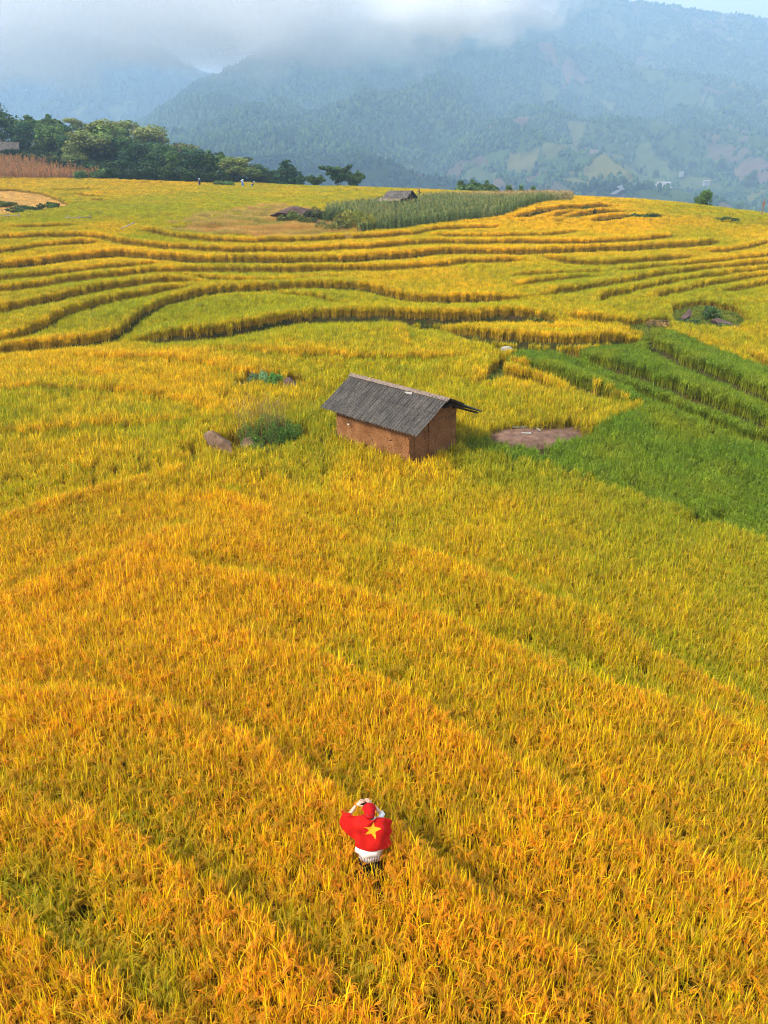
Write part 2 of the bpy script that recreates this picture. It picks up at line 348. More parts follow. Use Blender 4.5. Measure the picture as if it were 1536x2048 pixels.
def rice_proto(rad, leaves, stems, pans, wl_, wp, H=.85, seg=3, pst=3):
    S = Strips(); rn = random.random
    for i in range(leaves):
        a, q = rn() * 6.283, rad * math.sqrt(rn()); x, y = q * math.cos(a), q * math.sin(a)
        z0 = H * random.uniform(.45, .74); L = H * random.uniform(.28, .50)
        az = rn() * 6.283; t0 = random.uniform(.03, .34); t1 = t0 + random.uniform(.0, .4) + (1.3 if rn() < .15 else 0)
        S.blade(x, y, z0, L, wl_ * random.uniform(.7, 1.2), az, t0, t1, seg, (0, 0, rn()))
    for i in range(stems):
        a, q = rn() * 6.283, rad * math.sqrt(rn()); x, y = q * math.cos(a), q * math.sin(a)
        S.blade(x, y, -.1, H * random.uniform(.7, .95), wl_ * random.uniform(.8, 1.3), rn() * 6.283, random.uniform(0, .12), random.uniform(0, .3), 2, (0, 1, rn()))
    for i in range(pans):
        a, q = rn() * 6.283, rad * math.sqrt(rn()); x, y = q * math.cos(a), q * math.sin(a); az = rn() * 6.283
        z0 = H * random.uniform(.62, .84); L = random.uniform(.2, .3) * H / .85; rd = rn()
        for k in range(pst):
            S.blade(x, y, z0 + random.uniform(-.02, .02), L * random.uniform(.7, 1.05), wp * random.uniform(.8, 1.2), az + random.uniform(-.45, .45), .35, random.uniform(2.2, 3.1), max(seg, 3) + (1 if seg > 2 else 0), (1, 0, rd))
    return S
def grass_proto(rad, n, H, w, lean=.5, pan=0.0, seg=2):
    S = Strips(); rn = random.random
    for i in range(n):
        a, q = rn() * 6.283, rad * math.sqrt(rn())
        S.blade(q * math.cos(a), q * math.sin(a), -.03, H * random.uniform(.5, 1.1), w * random.uniform(.6, 1.2), rn() * 6.283, random.uniform(0, lean), random.uniform(.2, lean + .8), seg, (1 if rn() < pan else 0, 0, rn()))
    return S
def maize_proto(H=2.1, dry=False):
    S = Strips(); rn = random.random
    S.blade(0, 0, -.1, H, .05, 0, .02, .05, 3, (0, 1, rn())); S.blade(0, 0, -.1, H, .05, 1.57, .02, .05, 3, (0, 1, rn()))
    az = rn() * 6.28
    for k in range(10):
        z = H * (.15 + .078 * k); az += 2.9 + rn() * .5
        S.blade(0, 0, z, random.uniform(.55, .85) * (.8 if dry else 1), .11, az, random.uniform(.3, .6), random.uniform(1.6, 2.7) + (.4 if dry else 0), 4, (0, 0, rn()))
    for k in range(5): S.blade(0, 0, H * .96, .35, .035, rn() * 6.28, random.uniform(0, .4), random.uniform(.3, 1.), 2, (1, 0, rn()))
    return S
def plant_mat(name, cols, transl=.3, rough=.55):
    """cols: young leaf, ripe leaf, lush leaf, young ear, ripe ear, lush ear, stem, lush stem"""
    m = bpy.data.materials.new(name); m.use_nodes = True; nt = m.node_tree; n = nt.nodes; l = nt.links
    rc = n.new('ShaderNodeAttribute'); rc.attribute_type = 'INSTANCER'; rc.attribute_name = 'rc'
    bl = n.new('ShaderNodeAttribute'); bl.attribute_name = 'bl'
    s1 = n.new('ShaderNodeSeparateXYZ'); l.new(rc.outputs['Vector'], s1.inputs[0])
    s2 = n.new('ShaderNodeSeparateXYZ'); l.new(bl.outputs['Vector'], s2.inputs[0])
    def mth(op, a, b, clamp=False):
        k = n.new('ShaderNodeMath'); k.operation = op; k.use_clamp = clamp
        for i, v in enumerate((a, b)):
            if isinstance(v, (int, float)): k.inputs[i].default_value = v
            else: l.new(v, k.inputs[i])
        return k.outputs[0]
    def mix(f, a, b):
        k = n.new('ShaderNodeMix'); k.data_type = 'RGBA'; l.new(f, k.inputs[0])
        for i, v in ((6, a), (7, b)):
            if isinstance(v, tuple): k.inputs[i].default_value = (*v, 1)
            else: l.new(v, k.inputs[i])
        return k.outputs[2]
    rip = mth('ADD', s1.outputs[0], mth('MULTIPLY', mth('SUBTRACT', s2.outputs[2], .5), .85), True)
    leaf = mix(s1.outputs[1], mix(rip, cols[0], cols[1]), cols[2])
    ear = mix(s1.outputs[1], mix(rip, cols[3], cols[4]), cols[5])
    stem = mix(s1.outputs[1], cols[6], cols[7])
    c = mix(s2.outputs[1], mix(s2.outputs[0], leaf, ear), stem)
    # natural plant to plant difference
    hv = n.new('ShaderNodeHueSaturation'); l.new(c, hv.inputs['Color'])
    v = mth('ADD', .72, mth('MULTIPLY', s1.outputs[2], .5)); v = mth('MULTIPLY', v, mth('ADD', .8, mth('MULTIPLY', s2.outputs[2], .4))); l.new(v, hv.inputs['Value'])
    b = n['Principled BSDF']; b.inputs['Roughness'].default_value = rough; b.inputs['Specular IOR Level'].default_value = .25
    l.new(hv.outputs[0], b.inputs['Base Color'])
    tr = n.new('ShaderNodeBsdfTranslucent'); l.new(hv.outputs[0], tr.inputs['Color'])
    ms = n.new('ShaderNodeMixShader'); ms.inputs[0].default_value = transl
    l.new(b.outputs[0], ms.inputs[1]); l.new(tr.outputs[0], ms.inputs[2]); l.new(ms.outputs[0], n['Material Output'].inputs['Surface'])
    return m
def scatter_group(nlod, nvar):
    g = bpy.data.node_groups.new('scatter', 'GeometryNodeTree')
    g.interface.new_socket('Geometry', in_out='INPUT', socket_type='NodeSocketGeometry'); g.interface.new_socket('Geometry', in_out='OUTPUT', socket_type='NodeSocketGeometry')
    n = g.nodes; l = g.links; gi = n.new('NodeGroupInput'); go = n.new('NodeGroupOutput')
    def attr(name, t):
        a = n.new('GeometryNodeInputNamedAttribute'); a.data_type = t; a.inputs[0].default_value = name; return a.outputs[0]
    def sep(val):
        c = n.new('FunctionNodeCompare'); c.data_type = 'INT'; c.operation = 'EQUAL'; l.new(attr('pid', 'INT'), c.inputs['A'] if 'A' in c.inputs else c.inputs[2]); 
        for s in c.inputs:
            if s.type == 'INT' and s.name == 'B': s.default_value = val
        for s in c.inputs:
            if s.type == 'INT' and s.name == 'A' and not s.is_linked: l.new(attr('pid', 'INT'), s)
        q = n.new('GeometryNodeSeparateGeometry'); q.domain = 'POINT'; l.new(gi.outputs[0], q.inputs[0]); l.new(c.outputs[0], q.inputs[1]); return q.outputs[0]
    jo = n.new('GeometryNodeJoinGeometry')
    for lod in range(nlod):
        j = n.new('GeometryNodeJoinGeometry')
        for k in range(nvar):
            q = n.new('GeometryNodeGeometryToInstance'); l.new(sep(1 + lod * nvar + k), q.inputs[0]); l.new(q.outputs[0], j.inputs[0])
        ip = n.new('GeometryNodeInstanceOnPoints'); l.new(sep(-1 - lod), ip.inputs['Points']); l.new(j.outputs[0], ip.inputs['Instance'])
        ip.inputs['Pick Instance'].default_value = True; l.new(attr('vi', 'INT'), ip.inputs['Instance Index'])
        l.new(attr('rot', 'FLOAT_VECTOR'), ip.inputs['Rotation']); l.new(attr('scl', 'FLOAT_VECTOR'), ip.inputs['Scale'])
        l.new(ip.outputs[0], jo.inputs[0])
    l.new(jo.outputs[0], go.inputs[0]); return g
GROUPS = {}
def scatter(name, label, cat, lods, pts, material, tilt=.045):
    """lods: list (per level of detail) of lists of Strips; pts: dict X,Y,Z,lod,scl,rc"""
    nv = len(lods[0]); V = []; Fq = []; D = []; pid = []; n = 0
    for li, protos in enumerate(lods):
        for k, S in enumerate(protos):
            v = np.concatenate(S.V); V.append(v); Fq.append(np.array(S.Fq) + n); D += S.D; pid.append(np.full(len(v), 1 + li * nv + k)); n += len(v)
    N = len(pts['X']); V.append(np.stack([pts['X'], pts['Y'], pts['Z']], 1)); pid.append(-1 - pts['lod'])
    def full(a, w, fill=0.0): o = np.full((n + N, w), fill); o[n:] = a; return o
    bl = np.zeros((n + N, 3)); bl[:n] = D
    rot = np.stack([RNG.normal(0, tilt, N), RNG.normal(0, tilt, N), RNG.uniform(0, 6.283, N)], 1)
    s = pts['scl']; s3 = np.stack([np.full(N, 1.0) * (.5 + .5 * s), (.5 + .5 * s), s], 1)
    vi = np.zeros(n + N, int); vi[n:] = RNG.integers(0, nv, N)
    me = np_mesh(name, np.concatenate(V), np.concatenate(Fq), [material], {'pid': np.concatenate(pid).astype(int), 'vi': vi, 'rot': full(rot, 3), 'scl': full(s3, 3, 1.0), 'rc': full(pts['rc'], 3), 'bl': bl})
    o = obj(name, me); key = (len(lods), nv)
    if key not in GROUPS: GROUPS[key] = scatter_group(*key)
    md = o.modifiers.new('scatter', 'NODES'); md.node_group = GROUPS[key]
    return tag(o, label, cat, kind='stuff')

# regions of the fields, on top of the plants
GREEN = [(1003,722),(1040,697),(1150,700),(1172,690),(1290,668),(1310,652),(1420,690),(1536,735),(1660,780),(1660,1130),(1536,1092),(1430,1055),(1300,1010),(1180,962),(1080,930),(1000,915),(930,915),(925,885),(990,880),(1080,884),(1180,865),(1290,810),(1190,782),(1100,752),(1050,728)]
SLAB = [(968,866),(1000,853),(1060,851),(1120,848),(1200,856),(1140,870),(1085,884),(1030,888),(998,880)]
MAIZE = [(648,428),(668,421),(770,408),(860,396),(930,393),(1050,390),(1143,393),(1148,400),(1090,405),(1040,418),(1012,432),(930,441),(850,452),(770,462),(716,464),(706,440),(650,434)]
STUB = [(-200,380),(20,378),(80,384),(120,398),(148,412),(70,423),(0,430),(-200,430)]
WILD = [(340,456),(400,436),(450,420),(560,410),(648,424),(700,436),(722,462),(640,478),(440,474),(340,466)]
WEEDY = [[(880,640),(905,655),(945,671),(1004,682),(1066,684),(1157,690),(1168,700),(1160,722),(1110,705),(1035,700),(1010,708),(975,690),(930,680)],
         [(968,742),(1003,712),(1020,722),(1010,742),(1065,750),(1120,778),(1090,780),(1035,758),(1000,745),(990,775),(970,768)],
         [(1340,612),(1395,600),(1480,612),(1500,640),(1480,655),(1400,652),(1345,645)], [(1060,628),(1120,632),(1110,646),(1060,640)],
         [(1225,640),(1340,635),(1345,655),(1300,668),(1262,655)]]
EARTH = [(806,640),(885,641),(882,655),(826,654)]
HUT = dict(cx=.495, cy=26.587, yaw=-.816, x0=-2.07, x1=1.98, y0=-1.3, y1=1.22)
HOLES = [(180, 1835, .20), (1395, 1985, .2), (1285, 1345, .2), (-5, 1560, .25), (1090, 905, .55), (1130, 902, .35), (1440, 1040, .5), (1400, 1046, .4)]
HOLEW = [(*hit(a, b, .5), c) for a, b, c in HOLES]
ROCKC = [(448, 905, .95), (482, 903, .6), (497, 893, .6), (385, 926, .55), (545, 893, 1.7), (505, 905, 1.1), (590, 890, .7), (582, 776, .9), (515, 775, .9), (550, 776, 1.0), (490, 782, .8), (598, 440, 2.3), (640, 446, 2.2), (1368, 634, .9), (1440, 640, 1.0), (1408, 628, .9), (1470, 645, .6)]
ROCKW = [(*hit(a, b, .15), c) for a, b, c in ROCKC]
def hut_local(X, Y):
    c, s = math.cos(HUT['yaw']), math.sin(HUT['yaw']); x, y = X - HUT['cx'], Y - HUT['cy']; return x * c + y * s, -x * s + y * c
PERSON = (-.2, 7.34)
def jitter_grid(y0, y1, sp, margin=260):
    Yr = np.arange(y0, y1, sp); xs = []; ys = []
    for y in Yr:
        w = y * .70 + 2.5; x = np.arange(-w, w, sp); xs.append(x + (sp / 2 if len(ys) % 2 else 0)); ys.append(np.full(len(x), y))
    X = np.concatenate(xs); Y = np.concatenate(ys); X = X + RNG.uniform(-.42, .42, len(X)) * sp; Y = Y + RNG.uniform(-.42, .42, len(Y)) * sp
    px, py = proj(X, Y, base_z(X, Y) + .5); k = (px > -margin) & (px < 1536 + margin) & (py < 2300)
    return X[k], Y[k]
def field_points():
    out = []
    for lod, (y0, y1, sp) in enumerate([(3.6, 26, .158), (20, 104, .31), (86, 215, .62)]):
        X, Y = jitter_grid(y0, y1, sp); d = Y + RNG.normal(0, .9, len(Y)) * (1 + lod)
        k = (d > (0, 22, 95)[lod]) & (d <= (22, 95, 999)[lod]); X, Y = X[k], Y[k]
        out.append((X, Y, np.full(len(X), lod)))
    X, Y, L = (np.concatenate([o[i] for o in out]) for i in range(3))
    a = X / Y; cr_ = np.interp(768 + a * 1420 * 1.096, CREST[:, 0], CREST[:, 1])
    cut = np.where(768 + a * 1556 < 560, np.minimum(cr_ + 9, np.interp(768 + a * 1556, [-300, 0, 130, 215, 330, 430, 560], [190, 182, 178, 175, 173, 174, 190])), cr_ + 9)
    k = Y < cut; return X[k], Y[k], L[k]
FX, FY, FL = field_points()
bz = base_z(FX, FY); dz, bare, lip, foot = steps(FX, FY)
FZ = bz + dz + (fbm(FX * .35, FY * .35, 3, 9) - .5) * .22 * smooth(300, 200, FY)
PX, PY = proj(FX, FY, bz + .5)
wob = (fbm(FX * .8, FY * .8, 3, 21) - .5)
WX, WY = PX + wob * 90 / np.maximum(FY, 8) * 4, PY + wob * 30 / np.maximum(FY, 8) * 4
reg = np.zeros(len(FX), int)                       # 0 ripe rice, 1 green rice, 2 maize, 3 stubble, 4 wild grass, 5 weeds, 9 nothing
reg[inpoly(WX, WY, GREEN)] = 1
reg[inpoly(WX, WY, MAIZE)] = 2; reg[inpoly(PX + wob * 120, PY + wob * 22, WILD) & (reg != 2)] = 4; reg[inpoly(WX, WY, STUB)] = 3
for w in WEEDY: reg[inpoly(PX, PY, w)] = 5
reg[inpoly(PX, PY, EARTH)] = 9; reg[inpoly(PX, PY - 12, SLAB)] = 9; reg[inpoly(PX, PY, SLAB)] = 9
hx, hy = hut_local(FX, FY); near_hut = (hx > HUT['x0'] - .22) & (hx < HUT['x1'] + .22) & (hy > HUT['y0'] - .22) & (hy < HUT['y1'] + .22); reg[near_hut] = 9
for x, y, c in ROCKW: reg[(np.hypot(FX - x, FY - y) < c * .85) & (reg < 2)] = 9
hole = np.zeros(len(FX), bool)
for x, y, c in HOLEW: hole |= np.hypot(FX - x, (FY - y)) < c * (.5 + .5 * vnoise(FX * 4, FY * 4, 8))
reg[hole & (reg < 2)] = 5
reg[(np.hypot((FX - PERSON[0]) / 1.0, (FY - PERSON[1] + .02) / .8) < .20)] = 9
reg[(np.abs(FX - PERSON[0]) < .21) & (FY < PERSON[1]) & (FY > PERSON[1] - .36)] = 9
bare_m = (bare > .5) & ((reg < 2) | (reg == 4))

# ripeness painted over the fields: points on the land with a value, smoothly blended
RIPE = [(0,2000,.75),(350,1950,.85),(700,1900,.85),(1100,1950,.8),(1500,2000,.7),(0,1750,.75),(400,1700,.8),(900,1750,.8),(1300,1750,.65),(1536,1750,.6),(0,1500,.85),(500,1480,.9),(800,1500,.8),(1000,1500,.75),(1300,1500,.6),(1536,1500,.45),
 (0,1300,.85),(300,1250,.95),(600,1300,.8),(900,1300,.7),(1200,1300,.45),(1536,1300,.3),(0,1150,.9),(250,1100,1.),(500,1100,.85),(700,1100,.6),(900,1150,.55),(1200,1200,.4),(1500,1180,.3),(200,1020,.8),(450,1000,.85),(700,960,.6),(900,960,.65),(1080,960,.45),(850,1050,.45),(1100,1080,.4),(1400,1100,.3),
 (0,980,.45),(100,900,.6),(0,850,.35),(300,850,.45),(200,930,.55),(400,900,.65),(200,720,1.1),(350,740,1.1),(120,705,.9),(450,775,.8),(0,760,.6),(150,790,.5),(600,700,.45),(600,850,.35),(700,720,.45),(900,720,.4),(450,660,.4),(700,660,.3),(650,930,.5),(300,640,.05),(450,610,.05),(100,650,.25),(600,610,.15),
 (100,520,.9),(250,495,1.),(350,510,.7),(50,560,.35),(200,565,.3),(300,545,.4),(30,470,.6),(200,462,.9),(100,490,.5),(300,480,.25),(500,490,.6),(560,510,.9),(700,500,.8),(800,500,.75),(1000,495,.8),(600,530,.4),(450,540,.4),(1060,440,1.1),(1150,430,1.1),(1050,415,1.1),(1200,410,1.1),(1300,445,1.1),(1240,450,1.1),(1330,420,.5),(1390,440,1.05),(1440,430,.3),(1500,470,1.1),(1420,480,.4),(1536,460,1.),(1480,440,.4),(1200,470,.95),(1200,500,.85),(1400,515,1.),(1500,520,.9),(1100,480,.8),
 (1000,560,.5),(900,560,.75),(800,545,.6),(1200,570,.2),(1300,560,.15),(1400,590,.15),(1300,610,.35),(1000,610,.4),(1100,600,.3),(800,620,.35),(1100,665,.8),(1250,665,.8),(950,655,.6),(1450,680,.45),(1536,700,.7),(1400,665,.5),(1200,800,.55),(1120,790,.7),(1020,765,.9),(1000,820,.5),(900,690,.35),(960,790,.45),(800,740,.4),(970,850,.8),
 (60,365,.9),(150,370,.8),(280,360,1.),(360,366,.9),(200,385,.95),(180,380,.5),(250,372,.8),(60,375,.9),(400,400,.2),(300,420,.15),(150,432,.15),(500,370,.35),(600,372,.3),(550,388,.55),(450,385,.4),(700,385,.3),(600,400,.25),(420,415,.1),(760,385,.4),(850,380,.6)]
RP = np.array(RIPE, float)
def blend(px, py, T):
    """smooth blend of point values; nearer points weigh more, distances measured along the land as seen from the path of the viewer"""
    out = np.empty(len(px)); ty = np.log(np.maximum(T[:, 1] - 300, 20)) * 420; tx = T[:, 0]
    for i in range(0, len(px), 50000):
        y = np.log(np.maximum(py[i:i + 50000] - 300, 20)) * 420; x = px[i:i + 50000]
        sx = np.where(T[:, 1] > 800, .6, .75)
        d2 = ((x[:, None] - tx) * sx) ** 2 + ((y[:, None] - ty) * 1.6) ** 2; w = 1 / (d2 + 60) ** 1.7
        out[i:i + 50000] = (w * T[:, 2]).sum(1) / w.sum(1)
    return out
ripe = blend(PX, PY, RP); ripe = np.where(PY < 700, ripe * .80 - .03, np.where(PY < 1000, ripe * .88 - .02, ripe + .06 * smooth(1200, 1500, PY)))
ripe += (fbm(FX * .25, FY * .25, 4, 31) - .5) * .7 + (fbm(FX * 1.3, FY * 1.3, 2, 41) - .5) * .35
ripe += np.clip(1.1 - lip, 0, 1) * np.where(FY > 35, .3, .22) * (.5 + fbm(FX * .5, FY * .5, 2, 95)) - np.clip(1.0 - foot, 0, 1) * np.where(FY < 34, .34 * smooth(.3, .6, fbm(FX * .35, FY * .35, 2, 97)) + .08, .3) * (.5 + fbm(FX * .5, FY * .5, 2, 96))  # lit lips and shaded troughs of the steps are put into the ripeness
green = np.where(reg == 1, 1.0, 0.0) * np.clip(.93 + (fbm(FX * .6, FY * .6, 3, 51) - .5) * .3, .6, 1)
# greener fringe in the ripe field beside the green paddy, round the hut and, as trough shade put into colour, along the low strips
fr = blend(PX, PY, np.array([(1000,930,.6),(1100,960,.55),(1250,1010,.5),(1400,1070,.5),(1536,1120,.45),(940,920,.7),(640,870,.5),(860,940,.2),(750,930,.25),(1000,1050,.1),(700,1000,0),(1300,1200,.2),(1500,1300,.25),(1200,1400,.05),(800,1200,0),(400,1000,0),(1536,1500,.15),(1000,1500,0),(0,900,.25),(0,1000,.1),(200,960,.15),(600,760,.1),(900,780,.1),(400,850,.1),(1290,1340,.35),(800,1500,0),(0,1400,0),(0,1900,.05),(700,1900,0),(1400,1900,.05),(0,700,.1),(500,650,.15),(350,630,.3),(1000,620,.1),(1300,580,.3),(500,400,.12),(200,430,.25),(1450,430,.3),(900,500,.05),(200,520,.05),(1200,440,0)], float))
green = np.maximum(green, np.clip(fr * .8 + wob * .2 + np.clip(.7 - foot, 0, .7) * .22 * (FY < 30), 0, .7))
rc = np.stack([np.clip(ripe, 0, 1.15), green, RNG.uniform(0, 1, len(FX))], 1)
hgt = .93 + .14 * fbm(FX * .5, FY * .5, 3, 61) + RNG.normal(0, .03, len(FX)); hgt *= np.where(reg == 1, .9, 1.0) * (1 - .16 * smooth(34, 44, FY))
hgt *= 1 - .10 * smooth(.35, 1.0, fbm(FX * 1.1, FY * 1.1, 2, 77) * 1.15)
def sub(mask, **kw):
    d = dict(X=FX[mask], Y=FY[mask], Z=FZ[mask], lod=FL[mask], scl=hgt[mask], rc=rc[mask]); d.update(kw); return d
NV = 6
RICE = [[rice_proto(.13, 22, 6, 8, .0145, .0105, seg=3, pst=4) for _ in range(NV)],
        [rice_proto(.23, 52, 20, 30, .021, .022, seg=2, pst=1) for _ in range(NV)],
        [rice_proto(.42, 80, 50, 60, .036, .040, seg=2, pst=1) for _ in range(NV)]]
RCOL = [(.345, .385, .004), (.88, .54, .004), (.115, .205, .008), (.50, .37, .010), (.70, .25, .005), (.24, .32, .02), (.46, .28, .02), (.19, .23, .012)]
m_rice = plant_mat('rice_plant', RCOL)
ricem = (reg == 0) & ~bare_m
fore = PY > 697
scatter('ripe_rice', 'ripe golden rice filling the near field around the person and the mud hut', 'rice', RICE, sub(ricem & fore), m_rice)
scatter('ripe_rice', 'yellow rice on the curving stepped terraces between the near field and the crest', 'rice', RICE, sub(ricem & ~fore & (FY < 94 + 25 * (PX > 1000))), m_rice)
scatter('ripe_rice', 'smooth yellow-green rice on the flat upper field below the dark trees', 'rice', RICE, sub(ricem & ~fore & ~(FY < 94 + 25 * (PX > 1000))), m_rice)
scatter('green_rice', 'unripe green rice in the paddies right of the mud hut', 'rice', RICE, sub((reg == 1) & ~bare_m), m_rice)
# wild grass, weeds, stubble
wg = (reg == 4) & ~bare_m
WG = [[grass_proto(.5, 110, .8, .04, .5, .45) for _ in range(NV)]]
m_wild = plant_mat('wild_grass', [(.40, .38, .04), (.60, .37, .07), (.22, .24, .03), (.55, .34, .12), (.62, .31, .12), (.3, .3, .05), (.4, .26, .06), (.2, .2, .03)])
wfb = fbm(FX[wg] * .22, FY[wg] * .5, 3, 66)
scatter('wild_grass', 'tall pinkish wild grass around the dark boulder on the upper terrace', 'grass', WG, sub(wg, lod=np.zeros(wg.sum(), int), scl=.5 + 1.1 * fbm(FX[wg] * .3, FY[wg] * .6, 2, 67), rc=np.stack([wfb * 2 - .5, np.clip(.7 - wfb * 1.4, 0, 1), RNG.uniform(0, 1, wg.sum())], 1)), m_wild)
m_weed = plant_mat('weeds', [(.18, .22, .02), (.34, .28, .04), (.10, .16, .012), (.25, .2, .05), (.35, .22, .06), (.1, .14, .02), (.2, .15, .02), (.1, .12, .02)])
WD = [[grass_proto(.14, 80, .42, .013, .8) for _ in range(NV)], [grass_proto(.3, 70, .26, .022, .9) for _ in range(NV)], [grass_proto(.5, 80, .3, .05, .9) for _ in range(NV)]]
wd = (reg == 5) | (bare_m & (RNG.uniform(0, 1, len(FX)) < .8))
d = sub(wd); d['scl'] = RNG.uniform(.6, 1.4, wd.sum()); d['rc'] = np.stack([RNG.uniform(0, .8, wd.sum()), RNG.uniform(0, 1, wd.sum()), RNG.uniform(0, 1, wd.sum())], 1)
scatter('weeds', 'low green weeds on the terrace banks and paths between the rice', 'weeds', WD, d, m_weed)
sb = (reg == 3) & (RNG.uniform(0, 1, len(FX)) < .85); d = sub(sb, lod=np.zeros(sb.sum(), int)); d['scl'] = RNG.uniform(.5, 1.2, sb.sum()); d['rc'] = np.stack([RNG.uniform(0, 1, sb.sum()), np.zeros(sb.sum()), RNG.uniform(0, 1, sb.sum())], 1)
m_stub = plant_mat('stubble', [(.70, .45, .12), (.80, .50, .15), (.3, .3, .1), (.6, .4, .2), (.7, .42, .2), (.4, .3, .1), (.6, .38, .16), (.3, .3, .1)])
scatter('stubble', 'pale orange cut straw lying on the harvested patch at the left', 'straw', [[grass_proto(.55, 150, .3, .05, 1.2) for _ in range(NV)]], d, m_stub)
# maize
def grid_in(poly, sp, off=.5):
    Q = np.array([hit(x, y, off) for x, y in poly]); x = np.arange(Q[:, 0].min(), Q[:, 0].max(), sp); y = np.arange(Q[:, 1].min(), Q[:, 1].max() + 6, sp)
    X, Y = np.meshgrid(x, y); X = X.ravel() + RNG.uniform(-.3, .3, X.size) * sp; Y = Y.ravel() + RNG.uniform(-.3, .3, Y.size) * sp
    px, py = proj(X, Y, base_z(X, Y) + off); k = inpoly(px, py, poly); return X[k], Y[k]
X, Y = grid_in(MAIZE, .52); sh = hit(800, 402, .3); k = (np.hypot((X - sh[0]) / 4.6, (Y - sh[1]) / 3.6) > 1) & ~((np.abs(X - sh[0] - .3) < 3.4) & (Y < sh[1]) & (Y > sh[1] - 7)); X, Y = X[k], Y[k]
n = len(X); pxm, pym = proj(X, Y, base_z(X, Y) + .5)
dryg = np.clip(smooth(408, 394, pym) * .9 + (fbm(X * .2, Y * .2, 2, 5) - .5), 0, 1)
m_maize = plant_mat('maize_plant', [(.17, .23, .05), (.50, .33, .14), (.10, .155, .045), (.4, .3, .10), (.55, .34, .16), (.25, .28, .08), (.2, .22, .06), (.14, .17, .05)], .25)
scatter('maize', 'tall grey-green maize crop around the small wooden shed', 'maize', [[maize_proto() for _ in range(NV)]],
        dict(X=X, Y=Y, Z=gz(X, Y), lod=np.zeros(n, int), scl=RNG.uniform(.72, 1.08, n) * (1 - .25 * dryg) * .85, rc=np.stack([dryg, (1 - dryg) * RNG.uniform(.3, 1, n), RNG.uniform(0, 1, n)], 1)), m_maize)
DRY = [(-260,345),(-260,322),(0,322),(60,320),(110,330),(160,344),(215,352),(215,357),(100,359),(0,359)]
X, Y = grid_in(DRY, .7, .4); n = len(X)
m_dry = plant_mat('dry_maize_plant', [(.34, .15, .05), (.44, .21, .07), (.15, .18, .04), (.5, .22, .08), (.55, .25, .09), (.2, .2, .05), (.4, .18, .06), (.1, .13, .03)], .2)
scatter('dry_maize', 'withered red-brown maize on the slope at the left edge', 'maize', [[maize_proto(1.9, True) for _ in range(NV)]],
        dict(X=X, Y=Y, Z=gz(X, Y), lod=np.zeros(n, int), scl=RNG.uniform(.8, 1.2, n), rc=np.stack([RNG.uniform(0, 1, n), (RNG.uniform(0, 1, n) < .1) * .8, RNG.uniform(0, 1, n)], 1)), m_dry)

# dark undergrowth on the slope under the wood
def under_proto():
    S = Strips()
    for _ in range(260):
        a = random.random() * 6.283; e = random.uniform(-.1, 1.4); r_ = random.uniform(.55, 1.0)
        x, y, z = math.cos(a) * math.cos(e) * r_ * 1.1, math.sin(a) * math.cos(e) * r_ * 1.1, math.sin(e) * r_ * 1.2
        S.blade(x, y, z, .34, .24, a + random.uniform(-1, 1), random.uniform(.3, 1.4), random.uniform(1., 2.2), 2, (0, 0, random.random()))
    return S
Xu = RNG.uniform(-125, -22, 9000); Yu = RNG.uniform(174, 228, 9000); pu = 768 + Xu / Yu * 1556
au = np.interp(pu, [-300, 0, 130, 215, 330, 430, 560], [192, 184, 180, 177, 175, 176, 190]); k = (Yu > au) & (pu < 560) & ((pu > 225) | (Yu > 216 - .18 * pu)) & (RNG.uniform(0, 1, 9000) < .35); Xu, Yu = Xu[k], Yu[k]; n = len(Xu)
m_under = plant_mat('undergrowth', [(.045, .085, .02), (.10, .13, .03), (.025, .06, .02), (.1, .1, .1), (.1, .1, .1), (.1, .1, .1), (.1, .1, .1), (.1, .1, .1)], .15, .7)
scatter('undergrowth', 'dark bushy undergrowth on the slope at the foot of the wood', 'undergrowth', [[under_proto() for _ in range(NV)]], dict(X=Xu, Y=Yu, Z=gz(Xu, Yu) - .2, lod=np.zeros(n, int), scl=RNG.uniform(.9, 2.3, n), rc=np.stack([RNG.uniform(0, .8, n), (RNG.uniform(0, 1, n) < .5) * .8, RNG.uniform(0, 1, n)], 1)), m_under)

